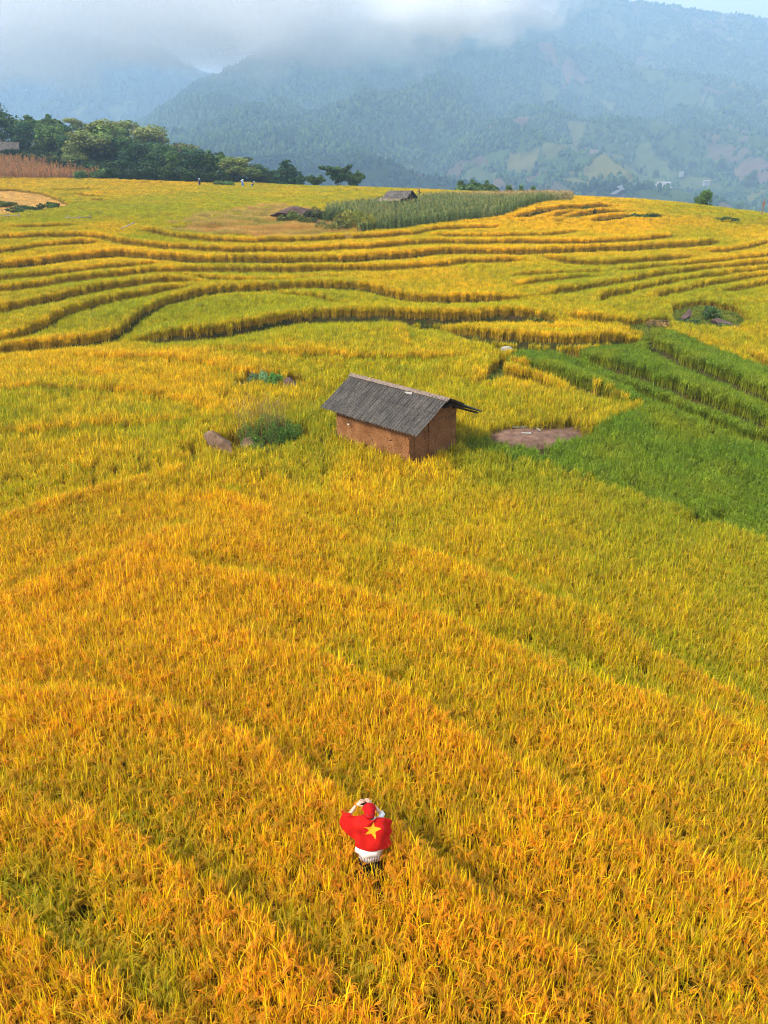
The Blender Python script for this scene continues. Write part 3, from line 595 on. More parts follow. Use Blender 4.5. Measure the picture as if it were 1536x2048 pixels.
#@@PART3
# ------------------------------------------------------------------ mountains across the valley
def tan_of(py): d = ray(768, py); return d[2] / d[1]
def az_of(px, py=200): d = ray(px, py); return d[0] / d[1]
def massif(name, label, sil, r0, te0, ncol, nrow, seed, amp, cultivated, p=.8):
    """sil: (px, py of the skyline, distance there). A hillside from the valley floor up to the skyline and over it."""
    sil = np.array(sil, float); px = np.linspace(sil[0, 0], sil[-1, 0], ncol)
    top = np.interp(px, sil[:, 0], sil[:, 1]); Rt = np.interp(px, sil[:, 0], sil[:, 2])
    k = 41; ker = np.hanning(k); ker /= ker.sum(); pad = lambda a: np.convolve(np.pad(a, k // 2, 'edge'), ker, 'valid')
    top = pad(top); Rt = pad(Rt)
    A = np.array([az_of(x) for x in px]); TT = np.array([tan_of(y) for y in top])
    s = np.concatenate([np.linspace(0, 1, nrow), 1 + np.linspace(0, .35, 30)[1:]])
    S, AA = np.meshgrid(s, A, indexing='ij'); RT = Rt[None, :] * np.ones_like(S); TTm = TT[None, :] * np.ones_like(S)
    Y = r0 + (RT - r0) * S; X = AA * Y
    te = te0 + (TTm - te0) * np.clip(S, 0, 1) ** p
    Z = CAMZ + Y * te
    Z = np.where(S > 1, CAMZ + RT * TTm - (S - 1) * (RT - r0) * .9, Z)
    sc = 1 / 520.
    rg = 1 - np.abs(2 * fbm(X * sc * 1.3 + Y * sc * .25, Y * sc * .7, 5, seed) - 1); rg2 = fbm(X * sc * 4, Y * sc * 4, 4, seed + 3)
    env = np.sin(np.clip(S, 0, 1) * math.pi) ** .6
    Z = Z + ((rg - .75) * amp * 1.9 + (rg2 - .5) * amp * .6) * env + (fbm(X / 40, Y / 40, 3, seed + 9) - .5) * 12 * np.clip(S * 8, 0, 1)
    Z = np.maximum(Z, -132); x, y, z = X.ravel(), Y.ravel(), Z.ravel(); PXm, PYm = proj(x, y, z)
    # fields: patches with their own crop, on the land below the woods
    seeds = np.stack([vnoise(np.arange(4000) * 1.7, np.zeros(4000), 1)], 1)
    cell = 75.; gx, gy = x / cell, y / (cell * 1.5); wx = gx + (fbm(gx * 1.3, gy * 1.3, 3, seed + 5) - .5) * 1.6; wy = gy + (fbm(gx * 1.3, gy * 1.3, 3, seed + 6) - .5) * 1.6
    best = np.full(len(x), 1e9); sec = np.full(len(x), 1e9); cid = np.zeros(len(x))
    for ox in (-1, 0, 1):
        for oy in (-1, 0, 1):
            ix, iy = np.floor(wx) + ox, np.floor(wy) + oy
            dd = (ix + _hash(ix, iy, 7) - wx) ** 2 + (iy + _hash(ix, iy, 8) - wy) ** 2; u = dd < best; sec = np.where(u, best, np.minimum(sec, dd)); best[u] = dd[u]; cid[u] = _hash(ix, iy, 9)[u]
    cult = cultivated(PXm, PYm) + (fbm(x / 330, y / 330, 3, seed + 12) - .5) * 1.1
    isf = (cid < np.clip(cult, 0, .97)) & ((np.sqrt(sec) - np.sqrt(best)) > .05 + .12 * vnoise(x / 60, y / 60, 4))
    h2 = (cid * 977.0) % 1.0
    pal = np.array([(.07, .11, .03), (.12, .16, .05), (.15, .125, .075), (.14, .16, .06), (.08, .13, .04), (.19, .14, .095), (.11, .15, .05), (.18, .18, .06)])
    col = pal[(h2 * 7.99).astype(int)]; col = col * .5 * (.8 + .5 * vnoise(x / 14, y / 14, 3))[:, None]
    wood = np.array([.030, .055, .018]) * (.6 + .9 * fbm(x / 60, y / 60, 3, 14))[:, None]
    c = np.where(isf[:, None], col, wood)
    nr_, nc_ = S.shape; i = np.arange((nr_ - 1) * (nc_ - 1)); a = (i // (nc_ - 1)) * nc_ + i % (nc_ - 1)
    me = np_mesh(name, np.stack([x, y, z], 1), np.stack([a, a + 1, a + nc_ + 1, a + nc_], 1), [m_mount], {'col': c}, True)
    o = tag(obj(name, me), label, kind='structure')
    vis = (S.ravel() < 1.0) & (PXm > -150) & (PXm < 1700) & (PYm > -140)
    return o, x, y, z, isf, vis, PXm, PYm, (nr_, nc_)
m_mount = mat('mountain_side', attr='col', rough=.95, spec=.05)
MAIN = [(-500,330,2600),(-200,315,2400),(0,300,2300),(150,280,2250),(250,258,2250),(310,232,2250),(345,206,2300),(380,176,2350),(410,158,2400),(440,150,2450),(470,132,2500),(500,122,2550),(560,100,2650),(640,74,2750),(720,48,2900),(800,18,3100),(900,-15,3300),(1000,-30,3400),(1080,-18,3400),(1170,-4,3400),(1270,4,3500),(1330,14,3500),(1400,24,3500),(1536,40,3500),(1700,55,3500),(2100,80,3500)]
def cult_main(px, py):
    v = smooth(230, 400, py) * .75 + smooth(1050, 1500, px) * .22 + smooth(900, 1150, px) * smooth(150, 330, py) * .25
    v += smooth(1000, 1250, px) * .12
    v -= smooth(760, 520, px) * .22 + smooth(1000, 750, px) * smooth(330, 200, py) * .22
    return v + .14
_mm, mx_, my_, mz_, mf_, mv_, mpx, mpy, msh = massif('mountain', 'hazy blue forested mountainside with patchwork fields rising across the valley', MAIN, 850, tan_of(470), 1000, 420, 3, 95, cult_main)
_m2, lx_, ly_, lz_, lf_, lv_, lpx, lpy, lsh = massif('mountain', 'paler far mountain on the left fading into the cloud', [(-700,30,4100),(-100,40,4100),(50,55,4100),(150,72,4100),(250,86,4000),(330,100,3950),(400,140,3900),(440,168,3850),(470,150,3850),(520,100,3900),(700,40,4000),(900,30,4100)], 2700, tan_of(330), 500, 160, 23, 150, lambda px, py: smooth(150, 260, py) * .5)
# forest canopy on the slopes
def canopy_protos(nv=6):
    out = []
    for k in range(nv):
        bm = bmesh.new(); bmesh.ops.create_icosphere(bm, subdivisions=2, radius=1.0)
        for v in bm.verts:
            n_ = 1 + .38 * (random.random() - .5) + .18 * math.sin(v.co.x * 5 + k) * math.cos(v.co.y * 4 + k)
            v.co = Vector((v.co.x * n_, v.co.y * n_, max(v.co.z, -.4) * n_ * random.uniform(.95, 1.1) + .35))
        bm.faces.ensure_lookup_table(); bm.verts.index_update()
        S = Strips(); S.V = [np.array([v.co[:] for v in bm.verts])]; S.Fq = [tuple(v.index for v in f.verts) for f in bm.faces]; S.D = [(0, 0, random.random()) for v in bm.verts]; S.n = len(bm.verts)
        bm.free(); out.append(S)
    return out
import bmesh
def forest(name, label, x, y, z, isf, vis, N, rmin, rmax, lonely=.03):
    w = np.where(vis, 1.0, 0) * np.where(isf, lonely, 1.0) * y; w /= w.sum()
    idx = RNG.choice(len(x), N, p=w); X = x[idx] + RNG.normal(0, 3, N); Y = y[idx] + RNG.normal(0, 3, N)
    cl = fbm(X / 45, Y / 45, 3, 88); scl = RNG.uniform(rmin, rmax, N) * (.6 + .9 * cl)
    d = dict(X=X, Y=Y, Z=z[idx] - 1.0, lod=np.zeros(N, int), scl=scl, rc=np.stack([cl * 1.4 - .3 + RNG.normal(0, .15, N), (RNG.uniform(0, 1, N) < .25) * .8, RNG.uniform(0, 1, N)], 1))
    return scatter(name, label, 'woods', [canopy_protos()], d, m_canopy)
m_canopy = plant_mat('canopy', [(.018, .046, .018), (.060, .110, .030), (.010, .032, .018), (.1, .1, .1), (.1, .1, .1), (.1, .1, .1), (.1, .1, .1), (.1, .1, .1)], .0, .9)
forest('forest', 'dense woods covering the slopes of the near mountain', mx_, my_, mz_, mf_, mv_, 80000, 3.6, 7.2)
forest('forest', 'pale distant woods on the far left mountain', lx_, ly_, lz_, lf_, lv_, 16000, 8, 13)
MK = np.nonzero(mv_)[0]
def on_mount(px, py):
    k = MK[np.argmin((mpx[MK] - px) ** 2 + (mpy[MK] - py) ** 2)]; return Vector((mx_[k], my_[k], mz_[k]))

# ------------------------------------------------------------------ trees
m_bark = mat('bark', (.16, .13, .10), .9, (.08, .065, .05), .02, .1, 6)
def leaf_mat(name):
    return mat(name, attr='col', rough=.6, spec=.25, transl=.25)
m_leaf = leaf_mat('tree_leaf')
def leaf_cloud(clumps, n, size, col, vary=.35, droop=0.0, flat=.5, seed=0, density=None):
    """clumps: (centre, radii); leaf-sized faces spread through each clump's outer volume"""
    g = np.random.default_rng(seed); V = []; Cc = []
    vol = np.array([(c[1][0] * c[1][1] * c[1][2]) ** (2 / 3) for c in clumps]); cnt = np.maximum((n * vol / vol.sum()).astype(int), 6)
    for (c, rd), k in zip(clumps, cnt):
        d = g.normal(size=(k, 3)); d /= np.linalg.norm(d, axis=1)[:, None]
        q = g.uniform(.35, 1.0, k) ** .5 * (1 + .22 * np.sin(d[:, 0] * 5 + c[0]) * np.cos(d[:, 2] * 4 + c[1]))
        P = np.array(c) + d * q[:, None] * np.array(rd)
        nrm = d * .6 + g.normal(size=(k, 3)) * .6 + np.array([0, 0, flat]); nrm /= np.linalg.norm(nrm, axis=1)[:, None]
        u = np.cross(nrm, g.normal(size=(k, 3))); u /= np.linalg.norm(u, axis=1)[:, None] + 1e-9; v = np.cross(nrm, u)
        s = size * g.uniform(.5, 1.3, k)[:, None]; v[:, 2] -= droop
        V.append(np.stack([P - u * s * .3 - v * s * .5, P + u * s * .35 - v * s * .2, P + v * s * .7, P - u * s * .4 + v * s * .15], 1).reshape(-1, 3))
        base = np.array(col) * (1 + vary * (g.uniform() - .5) * 2.4) * np.array([1 + .35 * (g.uniform() - .4), 1, 1])
        Cc.append(np.repeat(base[None] * g.uniform(1 - vary, 1 + vary, k)[:, None], 4, 0))
    V = np.concatenate(V); Cc = np.concatenate(Cc); Fq = np.arange(len(V)).reshape(-1, 4)
    return V, Fq, Cc
def make_tree(name, kind, H, W, col, seed, leaves=4200, leaf=.42):
    random.seed(seed); root = empty(name); tr = MB(); cl = []
    lean = Vector((random.uniform(-.06, .06), random.uniform(-.06, .06), 1))
    if kind == 'broad':
        th_ = H * random.uniform(.28, .36); r0 = H * .022 + .05
        tr.tube([lean * (th_ * t) + Vector((random.uniform(-.1, .1) * t, random.uniform(-.1, .1) * t, -.4 * (1 - t))) for t in (0, .3, .65, 1)], [r0 * 1.3, r0, r0 * .9, r0 * .75], 9)
        nl = random.randint(9, 13)
        for k in range(nl):
            a = 6.283 * k / nl + random.uniform(-.4, .4); e = random.uniform(.1, 1.0); L = H * random.uniform(.30, .5)
            tip = Vector((math.cos(a) * W * .5 * (1 - e * .7) * random.uniform(.6, 1.05), math.sin(a) * W * .5 * (1 - e * .7) * random.uniform(.6, 1.05), th_ * .8 + (H * .88 - th_ * .8) * e))
            s = lean * th_ * random.uniform(.75, 1); tr.tube([s, s.lerp(tip, .5) + Vector((0, 0, H * .03)), tip], [r0 * .5, r0 * .3, r0 * .08], 6)
            rr = W * random.uniform(.17, .27); cl.append((tip, (rr, rr, rr * random.uniform(.6, .85))))
            for _ in range(2):
                o = Vector((random.uniform(-1, 1), random.uniform(-1, 1), random.uniform(-.6, .5))) * rr; q = rr * random.uniform(.45, .7); cl.append((tip + o, (q, q, q * .75)))
    elif kind == 'airy':          # tall bare-stemmed tree with thin spreading crown
        r0 = H * .016 + .05; th_ = H * .55
        tr.tube([lean * (H * .9 * t) for t in (0, .3, .6, 1)], [r0 * 1.2, r0, r0 * .7, r0 * .2], 8)
        for k in range(12):
            a = random.random() * 6.283; e = random.uniform(.45, .95); s = lean * H * e * .9; L = W * .5 * random.uniform(.5, 1) * (1.25 - e * .5)
            tip = s + Vector((math.cos(a) * L, math.sin(a) * L, H * random.uniform(.03, .1))); tr.tube([s, s.lerp(tip, .5) + Vector((0, 0, H * .015)), tip], [r0 * .4, r0 * .25, r0 * .07], 5)
            rr = W * random.uniform(.09, .16); cl.append((tip, (rr * 1.2, rr * 1.2, rr * .5))); cl.append((s.lerp(tip, .65) + Vector((0, 0, .2)), (rr, rr, rr * .4)))
    elif kind == 'layered':       # dark conifer-like tree in flat tiers
        r0 = H * .02 + .04; tr.tube([lean * (H * .95 * t) for t in (0, .5, 1)], [r0 * 1.2, r0 * .8, r0 * .15], 8)
        e = .12
        while e < .97:
            wr = W * .5 * (1 - e) ** .65 * random.uniform(.8, 1.15)
            for k in range(6):
                a = 6.283 * k / 6 + random.uniform(-.3, .3); s = lean * H * e; tip = s + Vector((math.cos(a) * wr * .8, math.sin(a) * wr * .8, random.uniform(-.1, .25))); tr.tube([s, tip], [r0 * .25, r0 * .06], 4, False)
                q = wr * random.uniform(.34, .56) + .25; cl.append((s.lerp(tip, random.uniform(.6, 1.0)) + Vector((0, 0, random.uniform(-.4, .4))), (q, q, q * .55)))
            e += random.uniform(.09, .13)
        cl.append((lean * H * .95, (W * .1, W * .1, H * .05)))
    elif kind == 'bamboo':        # clump of arching culms
        for k in range(11):
            a = random.random() * 6.283; L = H * random.uniform(.75, 1.05); b = Vector((math.cos(a) * W * .08, math.sin(a) * W * .08, -.2)); out = W * random.uniform(.15, .5)
            P = [b + Vector((math.cos(a) * out * t ** 2.2, math.sin(a) * out * t ** 2.2, L * (t - .22 * t ** 4 * (out / W) * 2))) for t in np.linspace(0, 1, 7)]
            tr.tube(P, [.05, .05, .045, .04, .03, .02, .01], 5)
            for t, q in ((3, .10), (4, .12), (5, .13), (6, .10)):
                rr = W * q * random.uniform(.5, 1.1); cl.append((P[t], (rr * 1.2, rr * 1.2, rr * .8))); cl.append((P[t] + Vector((random.uniform(-.7, .7), random.uniform(-.7, .7), random.uniform(-.6, .2))), (rr * .7, rr * .7, rr * .6)))
    elif kind == 'bush':
        for k in range(5):
            a = random.random() * 6.283; tip = Vector((math.cos(a) * W * .3, math.sin(a) * W * .3, H * random.uniform(.4, .7))); tr.tube([(0, 0, -.2), tip * .5, tip], [.05, .04, .015], 5)
            rr = W * random.uniform(.2, .3); cl.append((tip, (rr, rr, H * .3)))
        cl.append(((0, 0, H * .5), (W * .3, W * .3, H * .42)))
    if kind == 'broad' and col[1] < .15:      # foliage down to the ground
        for k in range(12):
            a = 6.283 * k / 12; q = W * random.uniform(.16, .24); cl.append(((math.cos(a) * W * .36, math.sin(a) * W * .36, H * random.uniform(.08, .34)), (q, q, q * 1.0)))
    tr.build('trunk' if kind != 'bush' else 'stem', m_bark, root, True)
    V, Fq, Cc = leaf_cloud(cl, leaves, leaf, col, .35, .3 if kind == 'bamboo' else 0, .25, seed)
    obj('crown' if kind != 'bush' else 'foliage', np_mesh('crown', V, Fq, [m_leaf], {'col': Cc}), root)
    return root
DG, MG, YG, OG, BG = (.045, .10, .026), (.09, .165, .032), (.20, .26, .045), (.16, .20, .05), (.036, .088, .034)
PROTO = {}
def get_tree(key, name, *a, **k):
    """first call builds, later calls copy with the same mesh data"""
    if key in PROTO: return copy_tree(PROTO[key])
    PROTO[key] = make_tree(name, *a, **k); return PROTO[key]
KINDS = {'broad_dark': ('broadleaf_tree', 'broad', 12, 10, DG, 1), 'broad_dark2': ('broadleaf_tree', 'broad', 13, 9, BG, 2), 'broad_mid': ('broadleaf_tree', 'broad', 11, 9, MG, 3), 'broad_light': ('broadleaf_tree', 'broad', 10, 9, OG, 4),
 'broad_yellow': ('broadleaf_tree', 'broad', 9, 8, YG, 5), 'airy': ('tall_tree', 'airy', 17, 12, OG, 6), 'airy2': ('tall_tree', 'airy', 16, 11, MG, 7), 'layered': ('conifer_tree', 'layered', 10, 8, BG, 8),
 'bamboo': ('bamboo_clump', 'bamboo', 8, 7, MG, 9), 'bamboo_dark': ('bamboo_clump', 'bamboo', 10, 7, DG, 10), 'bush': ('bush', 'bush', 2.2, 3.2, MG, 11)}
# (kind, px of the trunk, py of the foot, distance, py of the top, relative width, label)
TREES = [
 ('broad_dark',12,305,236,204,1.0,'dark tree at the left edge, behind the grey-roofed house'),
 ('bamboo_dark',48,300,232,228,.9,'feathery dark tree second from the left edge, above the house'),
 ('airy2',5,300,226,222,.6,'tall tree with a pale bare trunk at the left edge'),
 ('bamboo',88,308,232,222,.9,'feathery pointed tree above the red-brown maize'),
 ('broad_dark2',66,322,222,236,1.0,'dark rounded tree right above the red-brown maize'),
 ('broad_mid',112,325,215,250,1.0,'mid green rounded tree rising behind the right end of the red-brown maize'),
 ('broad_dark',128,318,226,248,.9,'dark crown with a sloping shoulder between the feathery trees and the airy grey-green trees'),
 ('broad_dark',150,345,212,270,1.0,'low dark tree behind the end of the red-brown maize'),
 ('airy',172,338,232,232,1.0,'airy grey-green tree with a see-through crown, leftmost of the high airy trees'),
 ('broad_yellow',218,338,222,242,1.1,'yellow-green crown among the airy grey-green trees'),
 ('broad_light',185,350,200,262,1.15,'olive green round tree in front of the dark wood'),
 ('broad_light',158,352,198,290,.9,'smaller olive tree beside the red-brown maize'),
 ('airy2',250,340,236,232,.9,'thin twiggy tree rising above the middle of the dark wood'),
 ('airy',285,345,240,226,1.0,'twiggy grey tree with bare tips, tallest above the middle of the dark wood'),
 ('airy',325,348,236,246,1.15,'wide airy tree with an umbrella crown at the right of the tall group'),
 ('broad_dark2',240,355,205,268,1.1,'dark tree behind and right of the olive round tree'),
 ('broad_dark',275,358,203,276,1.1,'very dark tree in the middle of the wood'),
 ('layered',258,360,196,300,.8,'dark pointed tree low in the middle of the wood'),
 ('broad_dark2',305,360,200,276,1.1,'dark blue-green tree under the umbrella-crowned tree'),
 ('broad_dark',335,362,196,286,1.0,'dark tree at the foot of the wood, right of its middle'),
 ('airy2',368,362,212,276,.7,'thin grey-green tree standing where the wood steps down'),
 ('broad_mid',355,364,192,302,.8,'mid green tree in the lower right part of the wood'),
 ('broad_dark2',392,367,190,290,1.25,'large dark round tree where the wood ends'),
 ('bamboo',432,368,190,296,.8,'feathery tree just right of the large dark round tree'),
 ('broad_mid',455,368,192,312,.8,'mid green tree behind the olive tree near the workers'),
 ('broad_light',478,371,184,312,1.1,'olive tree right behind the workers in the field'),
 ('broad_dark',520,369,186,328,1.1,'low dark bushy tree right of the workers'),
 ('broad_dark2',546,369,188,334,.9,'low dark tree left of the tiered conifer'),
 ('layered',573,370,186,317,1.2,'tiered dark conifer with flat branches, standing above its neighbours'),
 ('layered',600,371,184,341,.6,'narrow dark pointed tree right of the tiered conifer'),
 ('bamboo',632,375,182,346,1.1,'low dark arching tree in the gap'),
 ('bamboo_dark',676,374,184,318,1.1,'feathery dark tree at the right end of the tree line'),
 ('bamboo',708,374,186,336,.7,'small feathery tree, last at the right end of the tree line'),
 ('bamboo',935,376,172,354,1.0,'small arching bamboo behind the maize field, leftmost'),
 ('bamboo',962,376,172,355,.8,'small leaning bamboo behind the maize field, second from the left'),
 ('bamboo',1022,381,168,364,.9,'low bamboo just showing over the dry end of the maize'),
 ('bamboo',1055,381,168,363,.6,'tiny bamboo tip over the right part of the maize'),
 ('broad_mid',1405,428,128,378,.5,'dense round bamboo clump standing alone on the right crest'),
]
for kd, px, pf, Y, pt, wr, lab in TREES:
    name, kind, H0, W0, colr, sd = KINDS[kd]
    o = get_tree(kd, name, kind, H0, W0, colr, sd, leaves=5200 if kind != 'bush' else 1500, leaf=.46 if kind != 'airy' else .34)
    p = at(px, pf, Y); topz = at(px, pt, Y)[2]; g = float(gz([p[0]], [p[1]])[0]); h = topz - g
    h = max(h, 1.5); z = g
    if h > H0 * 1.9: z = topz - H0 * 1.9; h = H0 * 1.9
    sc = h / H0; o.location = (p[0], p[1], g - .1); ws = sc ** .7 * wr * (1.45 if px < 480 else 1.1); o.scale = (ws, ws, (topz - g) / H0); o.rotation_euler = (0, 0, random.random() * 6.28)
    o['label'] = lab; o['category'] = 'bamboo' if 'bamboo' in lab else 'tree'
    if px < 730: o['group'] = 'trees of the dark wood along the upper field'
    elif px < 1100: o['group'] = 'bamboo clumps behind the maize'
# separate bushes by the wood and the maize
for px, py, H, W, lab in [(30,308,3.2,5.0,'bright green bush beside the grey-roofed house'),(160,359,2.6,3.2,'dark rounded bush at the field edge below the wood'),(203,358,2.8,4.2,'yellow-green bush at the field edge below the wood'),(452,372,1.6,5,'low green bush left of the workers')]:
    o = get_tree('bush', 'bush', 'bush', 2.2, 3.2, MG, 11, leaves=1500, leaf=.25); q = ground_pt(px, py, .4); o.location = q; o.scale = (W / 3.2, W / 3.2, H / 2.2); tag(o, lab, 'bush', 'bushes below the wood'); o.rotation_euler = (0, 0, px)

# ------------------------------------------------------------------ things on the mountainside
m_white = mat('whitewash', (.26, .26, .25), .8); m_roofg = mat('grey_sheet', (.30, .30, .31), .6); m_wall2 = mat('plaster', (.55, .45, .40), .8)
def far_house(px, py, w, dpt, h, label, rz=.2, long_=False):
    q = on_mount(px, py); rt = empty('house', q + Vector((0, -10, 3)), rz); b = MB(); b.box((0, 0, h / 2 - 2), (w, dpt, h + 4)); b.build('wall', m_white if not long_ else m_wall2, rt)
    b = MB(); b.add([(-w / 2 - .6, -dpt / 2 - .6, h), (w / 2 + .6, -dpt / 2 - .6, h), (w / 2 + .6, dpt / 2 + .6, h), (-w / 2 - .6, dpt / 2 + .6, h), (-w / 2 - .6, 0, h + dpt * .3), (w / 2 + .6, 0, h + dpt * .3)], [(0, 1, 5, 4), (2, 3, 4, 5), (1, 2, 5), (3, 0, 4), (3, 2, 1, 0)]); b.build('roof', m_white if not long_ else m_roofg, rt)
    return tag(rt, label, 'house', 'houses on the far mountainside')
far_house(1091, 245, 13, 8, 7, 'small white house alone among fields high on the mountainside')
far_house(1322, 374, 24, 6, 4, 'long low building above the village huts on the mountainside', .05, True)
far_house(1312, 381, 9, 7, 4, 'leftmost small village hut on the mountainside', .3, True); far_house(1330, 384, 9, 6, 4, 'small village hut right below the long low building', -.2, True)
far_house(1407, 370, 12, 6, 4, 'white shed in the field right of the village'); far_house(1359, 352, 7, 5, 4, 'tiny white shed up the slope from the village'); #far_house(1350, 56, 16, 9, 7, 'pale house just under the skyline at the right')
#far_house(1460, 362, 7, 5, 4, 'tiny pale shed among the fields at the right edge')
random.seed(5)
for px, py, hgt_, lab in [(1345,336,24,'dark tree standing alone on the slope left of three others'),(1380,336,17,'small dark tree second from the left on the slope'),(1437,350,30,'tall dark tree on the slope above the bamboo clump'),(1415,362,22,'dark tree between the tall one and the village'),(1500,372,26,'dark tree low on the slope near the right edge'),(1310,362,20,'dark tree just above the village huts'),(900,262,30,'dark pointed tree by the pale field on the mountainside'),(848,285,22,'dark tree left of the pinkish field')]:
    o = get_tree('broad_dark', 'broadleaf_tree', 'broad', 12, 10, DG, 1); q = on_mount(px, py); o.location = q - Vector((0, 0, 2)); s = hgt_ / 12; o.scale = (s, s, s * 1.1); o.rotation_euler = (0, 0, px); tag(o, lab, 'tree', 'single trees on the far mountainside')
# pale road winding up the slope
rp = [(1222,398),(1236,391),(1243,387),(1236,383),(1244,379),(1250,381)]; Q = [on_mount(*p) for p in rp]; V = []; Fq = []
for i, q in enumerate(Q): V += [q + Vector((-3.5, 0, 6)), q + Vector((3.5, 0, 6)), q + Vector((-3.5, 5, 2)), q + Vector((3.5, 5, 2))]
for i in range(len(Q) - 1): Fq += [(4 * i, 4 * i + 1, 4 * i + 5, 4 * i + 4), (4 * i + 1, 4 * i + 3, 4 * i + 7, 4 * i + 5)]
tag(obj('road', np_mesh('road', np.array(V), np.array(Fq), [m_white])), 'short pale road winding up the mountainside', kind='structure')

# ------------------------------------------------------------------ low cloud on the peaks
def cloud(name, label, c, d, dens, scale, seed, thr=.42):
    """soft cloud: density from noise, fading to nothing at the sides of its box"""
    b = MB(); b.box((0, 0, 0), (2, 2, 2))
    m = bpy.data.materials.new(name); m.use_nodes = True; n = m.node_tree.nodes; l = m.node_tree.links; n.clear()
    out = n.new('ShaderNodeOutputMaterial'); pv = n.new('ShaderNodeVolumePrincipled'); pv.inputs['Color'].default_value = (1, 1, 1, 1); pv.inputs['Anisotropy'].default_value = -.35
    t = n.new('ShaderNodeTexCoord'); mp = n.new('ShaderNodeMapping'); mp.inputs['Scale'].default_value = (d[0] * scale, d[1] * scale, d[2] * scale * 1.3); mp.inputs['Location'].default_value = (seed, seed * .7, 0)
    nz = n.new('ShaderNodeTexNoise'); nz.inputs['Scale'].default_value = 1; nz.inputs['Detail'].default_value = 5; nz.inputs['Roughness'].default_value = .58
    l.new(t.outputs['Object'], mp.inputs[0]); l.new(mp.outputs[0], nz.inputs['Vector'])
    ln = n.new('ShaderNodeVectorMath'); ln.operation = 'LENGTH'; l.new(t.outputs['Object'], ln.inputs[0])
    def m_(op, a, b_):
        k = n.new('ShaderNodeMath'); k.operation = op
        for i, v in enumerate((a, b_)):
            if isinstance(v, (int, float)): k.inputs[i].default_value = v
            else: l.new(v, k.inputs[i])
        return k.outputs[0]
    # noise minus a threshold that grows outwards
    edge = m_('MULTIPLY', m_('POWER', ln.outputs['Value'], 2.0), .62)
    v = m_('SUBTRACT', m_('SUBTRACT', nz.outputs['Fac'], thr), m_('SUBTRACT', edge, .10)); v = m_('MAXIMUM', m_('MULTIPLY', v, dens * 6), 0.0); v = m_('MINIMUM', v, dens)
    l.new(v, pv.inputs['Density']); l.new(pv.outputs[0], out.inputs['Volume']); m.cycles.volume_step_rate = .3
    o = b.build(name, m); o.location = c; o.scale = d; return tag(o, label, kind='stuff')
def cpt(px, py, Y): return Vector(at(px, py, Y))
for px, py, Y, d, dens, sc, sd, thr, lab in [
    (130, -70, 1000, (495, 190, 146), .011, .0095, 1.0, .19, 'thick low cloud covering the top left of the mountains'),
    (620, -20, 980, (310, 150, 104), .009, .011, 4.0, .22, 'grey cloud tongue lying over the middle ridge'),
    (930, -5, 950, (166, 100, 81), .030, .0205, 9.0, .35, 'thin torn wisps of cloud at the right end of the cloud bank')]:
    cloud('cloud', lab, cpt(px, py, Y), d, dens, sc, sd, thr)

# ------------------------------------------------------------------ haze
hb = MB(); hb.box((0, 2400, 425), (9000, 6000, 1120))
m = bpy.data.materials.new('haze'); m.use_nodes = True; n = m.node_tree.nodes; l = m.node_tree.links; n.clear()
out = n.new('ShaderNodeOutputMaterial'); pv = n.new('ShaderNodeVolumePrincipled'); pv.inputs['Color'].default_value = (.45, .67, .94, 1); pv.inputs['Density'].default_value = .00036; pv.inputs['Anisotropy'].default_value = 0
l.new(pv.outputs[0], out.inputs['Volume']); m.cycles.volume_sampling = 'DISTANCE'
tag(hb.build('haze', m), 'pale blue mountain haze filling the valley', kind='stuff')
